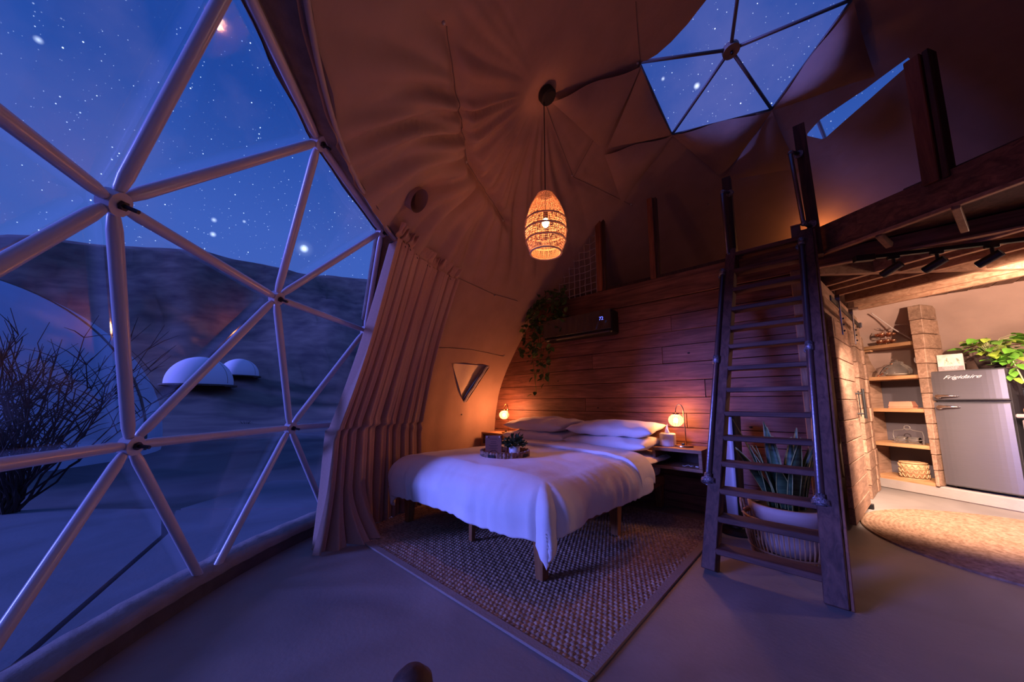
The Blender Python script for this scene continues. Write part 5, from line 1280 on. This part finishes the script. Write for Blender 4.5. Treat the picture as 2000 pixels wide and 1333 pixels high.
# ------------------------------------------------------------------ hanging vine on the wall
rd = random.Random(21); vb = Vector(at_y(1055, 600, 3.98)); vt = thing('hanging_vine', 'dark green pothos vine trailing down the plank wall above the bed', 'plant', (vb.x, 3.97, 2.60))
m = MB(); st_ = MB(); lv = leaf_mesh(.075, .06, M_leafv, name='leaf'); bv = [Vector(v.co) for v in lv.vertices]; bf = [tuple(q.vertices) for q in lv.polygons]
strands = [((1050, 575), (1040, 700), (1048, 770)), ((1065, 572), (1070, 680), (1072, 752)), ((1040, 590), (1028, 640), (1024, 690)), ((1080, 570), (1085, 620), (1080, 655)), ((1030, 600), (1050, 650), (1058, 735)), ((1060, 580), (1055, 660), (1062, 745)), ((1095, 565), (1098, 600), (1090, 630)), ((1050, 580), (1045, 640), (1036, 690))]
for s3 in strands:
    P3 = [at_y(u, v, 3.99 - .03 * rd.random()) for u, v in s3]; pts = [P3[0].lerp(P3[1], k / 6) for k in range(6)] + [P3[1].lerp(P3[2], k / 6) for k in range(7)]
    st_.tube(pts, .004, 5)
    for q in pts:
        for _ in range(3 if q.z > 1.75 else 1): scatter(m, q + Vector((rd.uniform(-.07, .07), rd.uniform(-.06, .02), rd.uniform(-.06, .06))), (rd.uniform(-1, 1), rd.uniform(-.8, -.1), rd.uniform(-1.2, .1)), rd.uniform(.8, 1.25), rd.uniform(-.6, .6), bv, bf)
for _ in range(110):
    q = at_y(rd.uniform(1020, 1108), rd.uniform(565, 640), 4.0 - rd.uniform(0, .12)); 
    if q.x > canvas_x(q.z, 4.0) + .12: scatter(m, q, (rd.uniform(-1, 1), rd.uniform(-1, -.1), rd.uniform(-1, .3)), rd.uniform(.8, 1.2), rd.uniform(-.6, .6), bv, bf)
obj('foliage', m, M_leafv, vt, kind='stuff', world=True); obj('stems', st_, M_leafv, vt, world=True)

# ------------------------------------------------------------------ tower fan, snake plant
fn = thing('tower_fan', 'slim black and silver tower fan behind the ladder', 'fan', (-.70, 3.74, 0), YAW - .35)
obj('base', MB().lathe([(0, 0), (.15, 0), (.15, .012), (.12, .03), (.06, .045), (.05, .06), (0, .06)], 36), M_black, fn, smooth=False)
def tower(w_, d, side):
    rows = []
    for i in range(25):
        z = .05 + .98 * i / 24; k = .80 + .28 * (i / 24); rows.append([(w_ * k * math.cos(PI * q / 16) * 1.0, side * d * k * math.sin(PI * q / 16), z) for q in range(17)])
    m = MB().grid(rows); m.add(rows[-1], [tuple(range(17))]); return m
obj('back_shell', tower(.085, .085, 1), M_black, fn, smooth=False); 
m = MB(); rows = []
for i in range(25): z = .10 + .92 * i / 24; k = .80 + .28 * i / 24; rows.append([(-.085 * k + .085 * k * q / 8, -.086 * k * math.sin(PI * (.5 * q / 8)), z) for q in range(9)])
m.grid(rows); obj('silver_panel', m, plain('silver_panel', (.42, .40, .44), .4, .4), fn, smooth=True)
m = MB(); rows = []
for i in range(25): z = .05 + .98 * i / 24; k = .80 + .28 * i / 24; rows.append([(.085 * k * q / 8, -.086 * k * math.cos(PI * (.5 * q / 8)), z) for q in range(9)])
m.grid(rows); obj('dark_grille', m, M_black, fn, smooth=True)
sn = thing('snake_plant', 'tall snake plant with yellow edged leaves in a pale pot behind the ladder', 'plant', (-.30, 3.42, .05))
M_pot = plain('pot_blush', (.42, .30, .27), .7)
obj('pot', MB().lathe([(0, .0), (.17, .0), (.20, .10), (.235, .27), (.25, .29), (.252, .335), (.232, .34), (.222, .30), (0, .285)], 48), M_pot, sn, smooth=True); obj('soil', MB().lathe([(.224, .30), (0, .305)], 24), M_soil, sn)
rd = random.Random(17)
for i in range(24):
    a = rd.uniform(0, 2 * PI); r0 = rd.uniform(0, .12); H_ = rd.uniform(.32, .62) if i > 4 else rd.uniform(.55, .68); w_ = rd.uniform(.05, .075); ln = rd.uniform(.02, .26) * (r0 / .12 + .25); tw0 = rd.uniform(-PI, PI)
    cen = []; m = MB(); rows = []; ed = MB(); e1_ = []; e2_ = []
    for k in range(13):
        f = k / 12; c = Vector((math.cos(a) * (r0 + ln * f ** 1.6), math.sin(a) * (r0 + ln * f ** 1.6), .29 + H_ * f)); hw = w_ / 2 * (.55 + .6 * math.sin(PI * min(1, f * .85 + .1))) * (1 - f ** 5) + .001
        t_ = tw0 + .5 * f; x = Vector((math.cos(t_), math.sin(t_), 0)); y = Vector((-math.sin(t_), math.cos(t_), 0)) * .25 * hw
        rows.append([c - x * hw + y, c, c + x * hw + y]); e1_.append(c - x * hw + y); e2_.append(c + x * hw + y)
    lf = obj('leaf', m.grid(rows), M_snake, sn, smooth=True, solid=.003)
    obj('leaf_edge', ed.tube(e1_, .0035, 4).tube(e2_, .0035, 4), M_snakee, lf)
rb = thing('rattan_basket', 'low round rattan basket of upright canes holding the snake plant pot', 'basket', (-.30, 3.42, 0))
n = 62
m = MB()
for k in range(n):
    a = 2 * PI * k / n; obj('cane', MB().tube([(.245 * math.cos(a), .245 * math.sin(a), .02), (.275 * math.cos(a), .275 * math.sin(a), .13), (.285 * math.cos(a), .285 * math.sin(a), .29)], .005, 5), M_rattand, rb)
for r, z, w_ in ((.245, .02, .012), (.262, .07, .007), (.285, .285, .012), (.284, .265, .007)): obj('hoop', MB().tube([(r * math.cos(2 * PI * k / 48), r * math.sin(2 * PI * k / 48), z) for k in range(48)], w_, 7, closed=True), M_rattand, rb, smooth=True)
obj('floor_disc', MB().lathe([(.24, .012), (.24, .03), (0, .03), (0, .045)], 36), M_rattand, rb)
for sgn in (-1, 1):
    obj('handle', MB().tube([(sgn * .285, -.06, .28), (sgn * .295, -.05, .36), (sgn * .30, 0, .39), (sgn * .295, .05, .36), (sgn * .285, .06, .28)], .009, 7), M_rattand, rb, smooth=True)

# standing lamp added out of view on the right to brighten the kitchen timbers
cl_ = thing('added_floor_lamp', 'added black standing lamp with a bare warm bulb, out of view on the round rug', 'lamp', (FLP.x, FLP.y, .0))
obj('base', MB().lathe([(0, .012), (.13, .012), (.13, .03), (.012, .04), (.01, 1.92), (0, 1.92)], 24), M_black, cl_); obj('bulb', MB().ball((0, 0, 2.02), .05), emis('added_floor_lamp_bulb', (1, .7, .45), 8), cl_, smooth=True); obj('socket', MB().tube([(0, 0, 1.91), (0, 0, 1.98)], .02, 12), M_brass, cl_)

up_ = thing('added_uplight', 'small black can lamp added out of view beside the tripod to wash the canvas', 'lamp', (UPL.x, UPL.y, 0))  # not a lamp of the room, added for the canvas glow
obj('can', MB().lathe([(0, 0), (.07, 0), (.075, .01), (.075, .34), (.068, .34), (.066, .02), (0, .02)], 24), M_black, up_, smooth=False); obj('cable', MB().tube([(.07, 0, .02), (.2, -.1, .006), (.5, -.2, .006)], .004, 6), M_black, up_)
# rounded dark post end just inside the bottom edge
q = at_z(805, 1341, .56); stl = thing('wooden_post', 'dark round-topped wooden post end at the bottom edge of the picture', 'post', (q.x, q.y, 0))
obj('shaft', MB().lathe([(.030, 0), (.030, .45), (.040, .50), (.046, .54), (.040, .575), (.022, .592), (0, .596)], 24), M_dark, stl, smooth=True); obj('foot', MB().lathe([(0, 0), (.12, 0), (.12, .015), (.04, .03), (.03, .05)], 24), M_dark, stl)
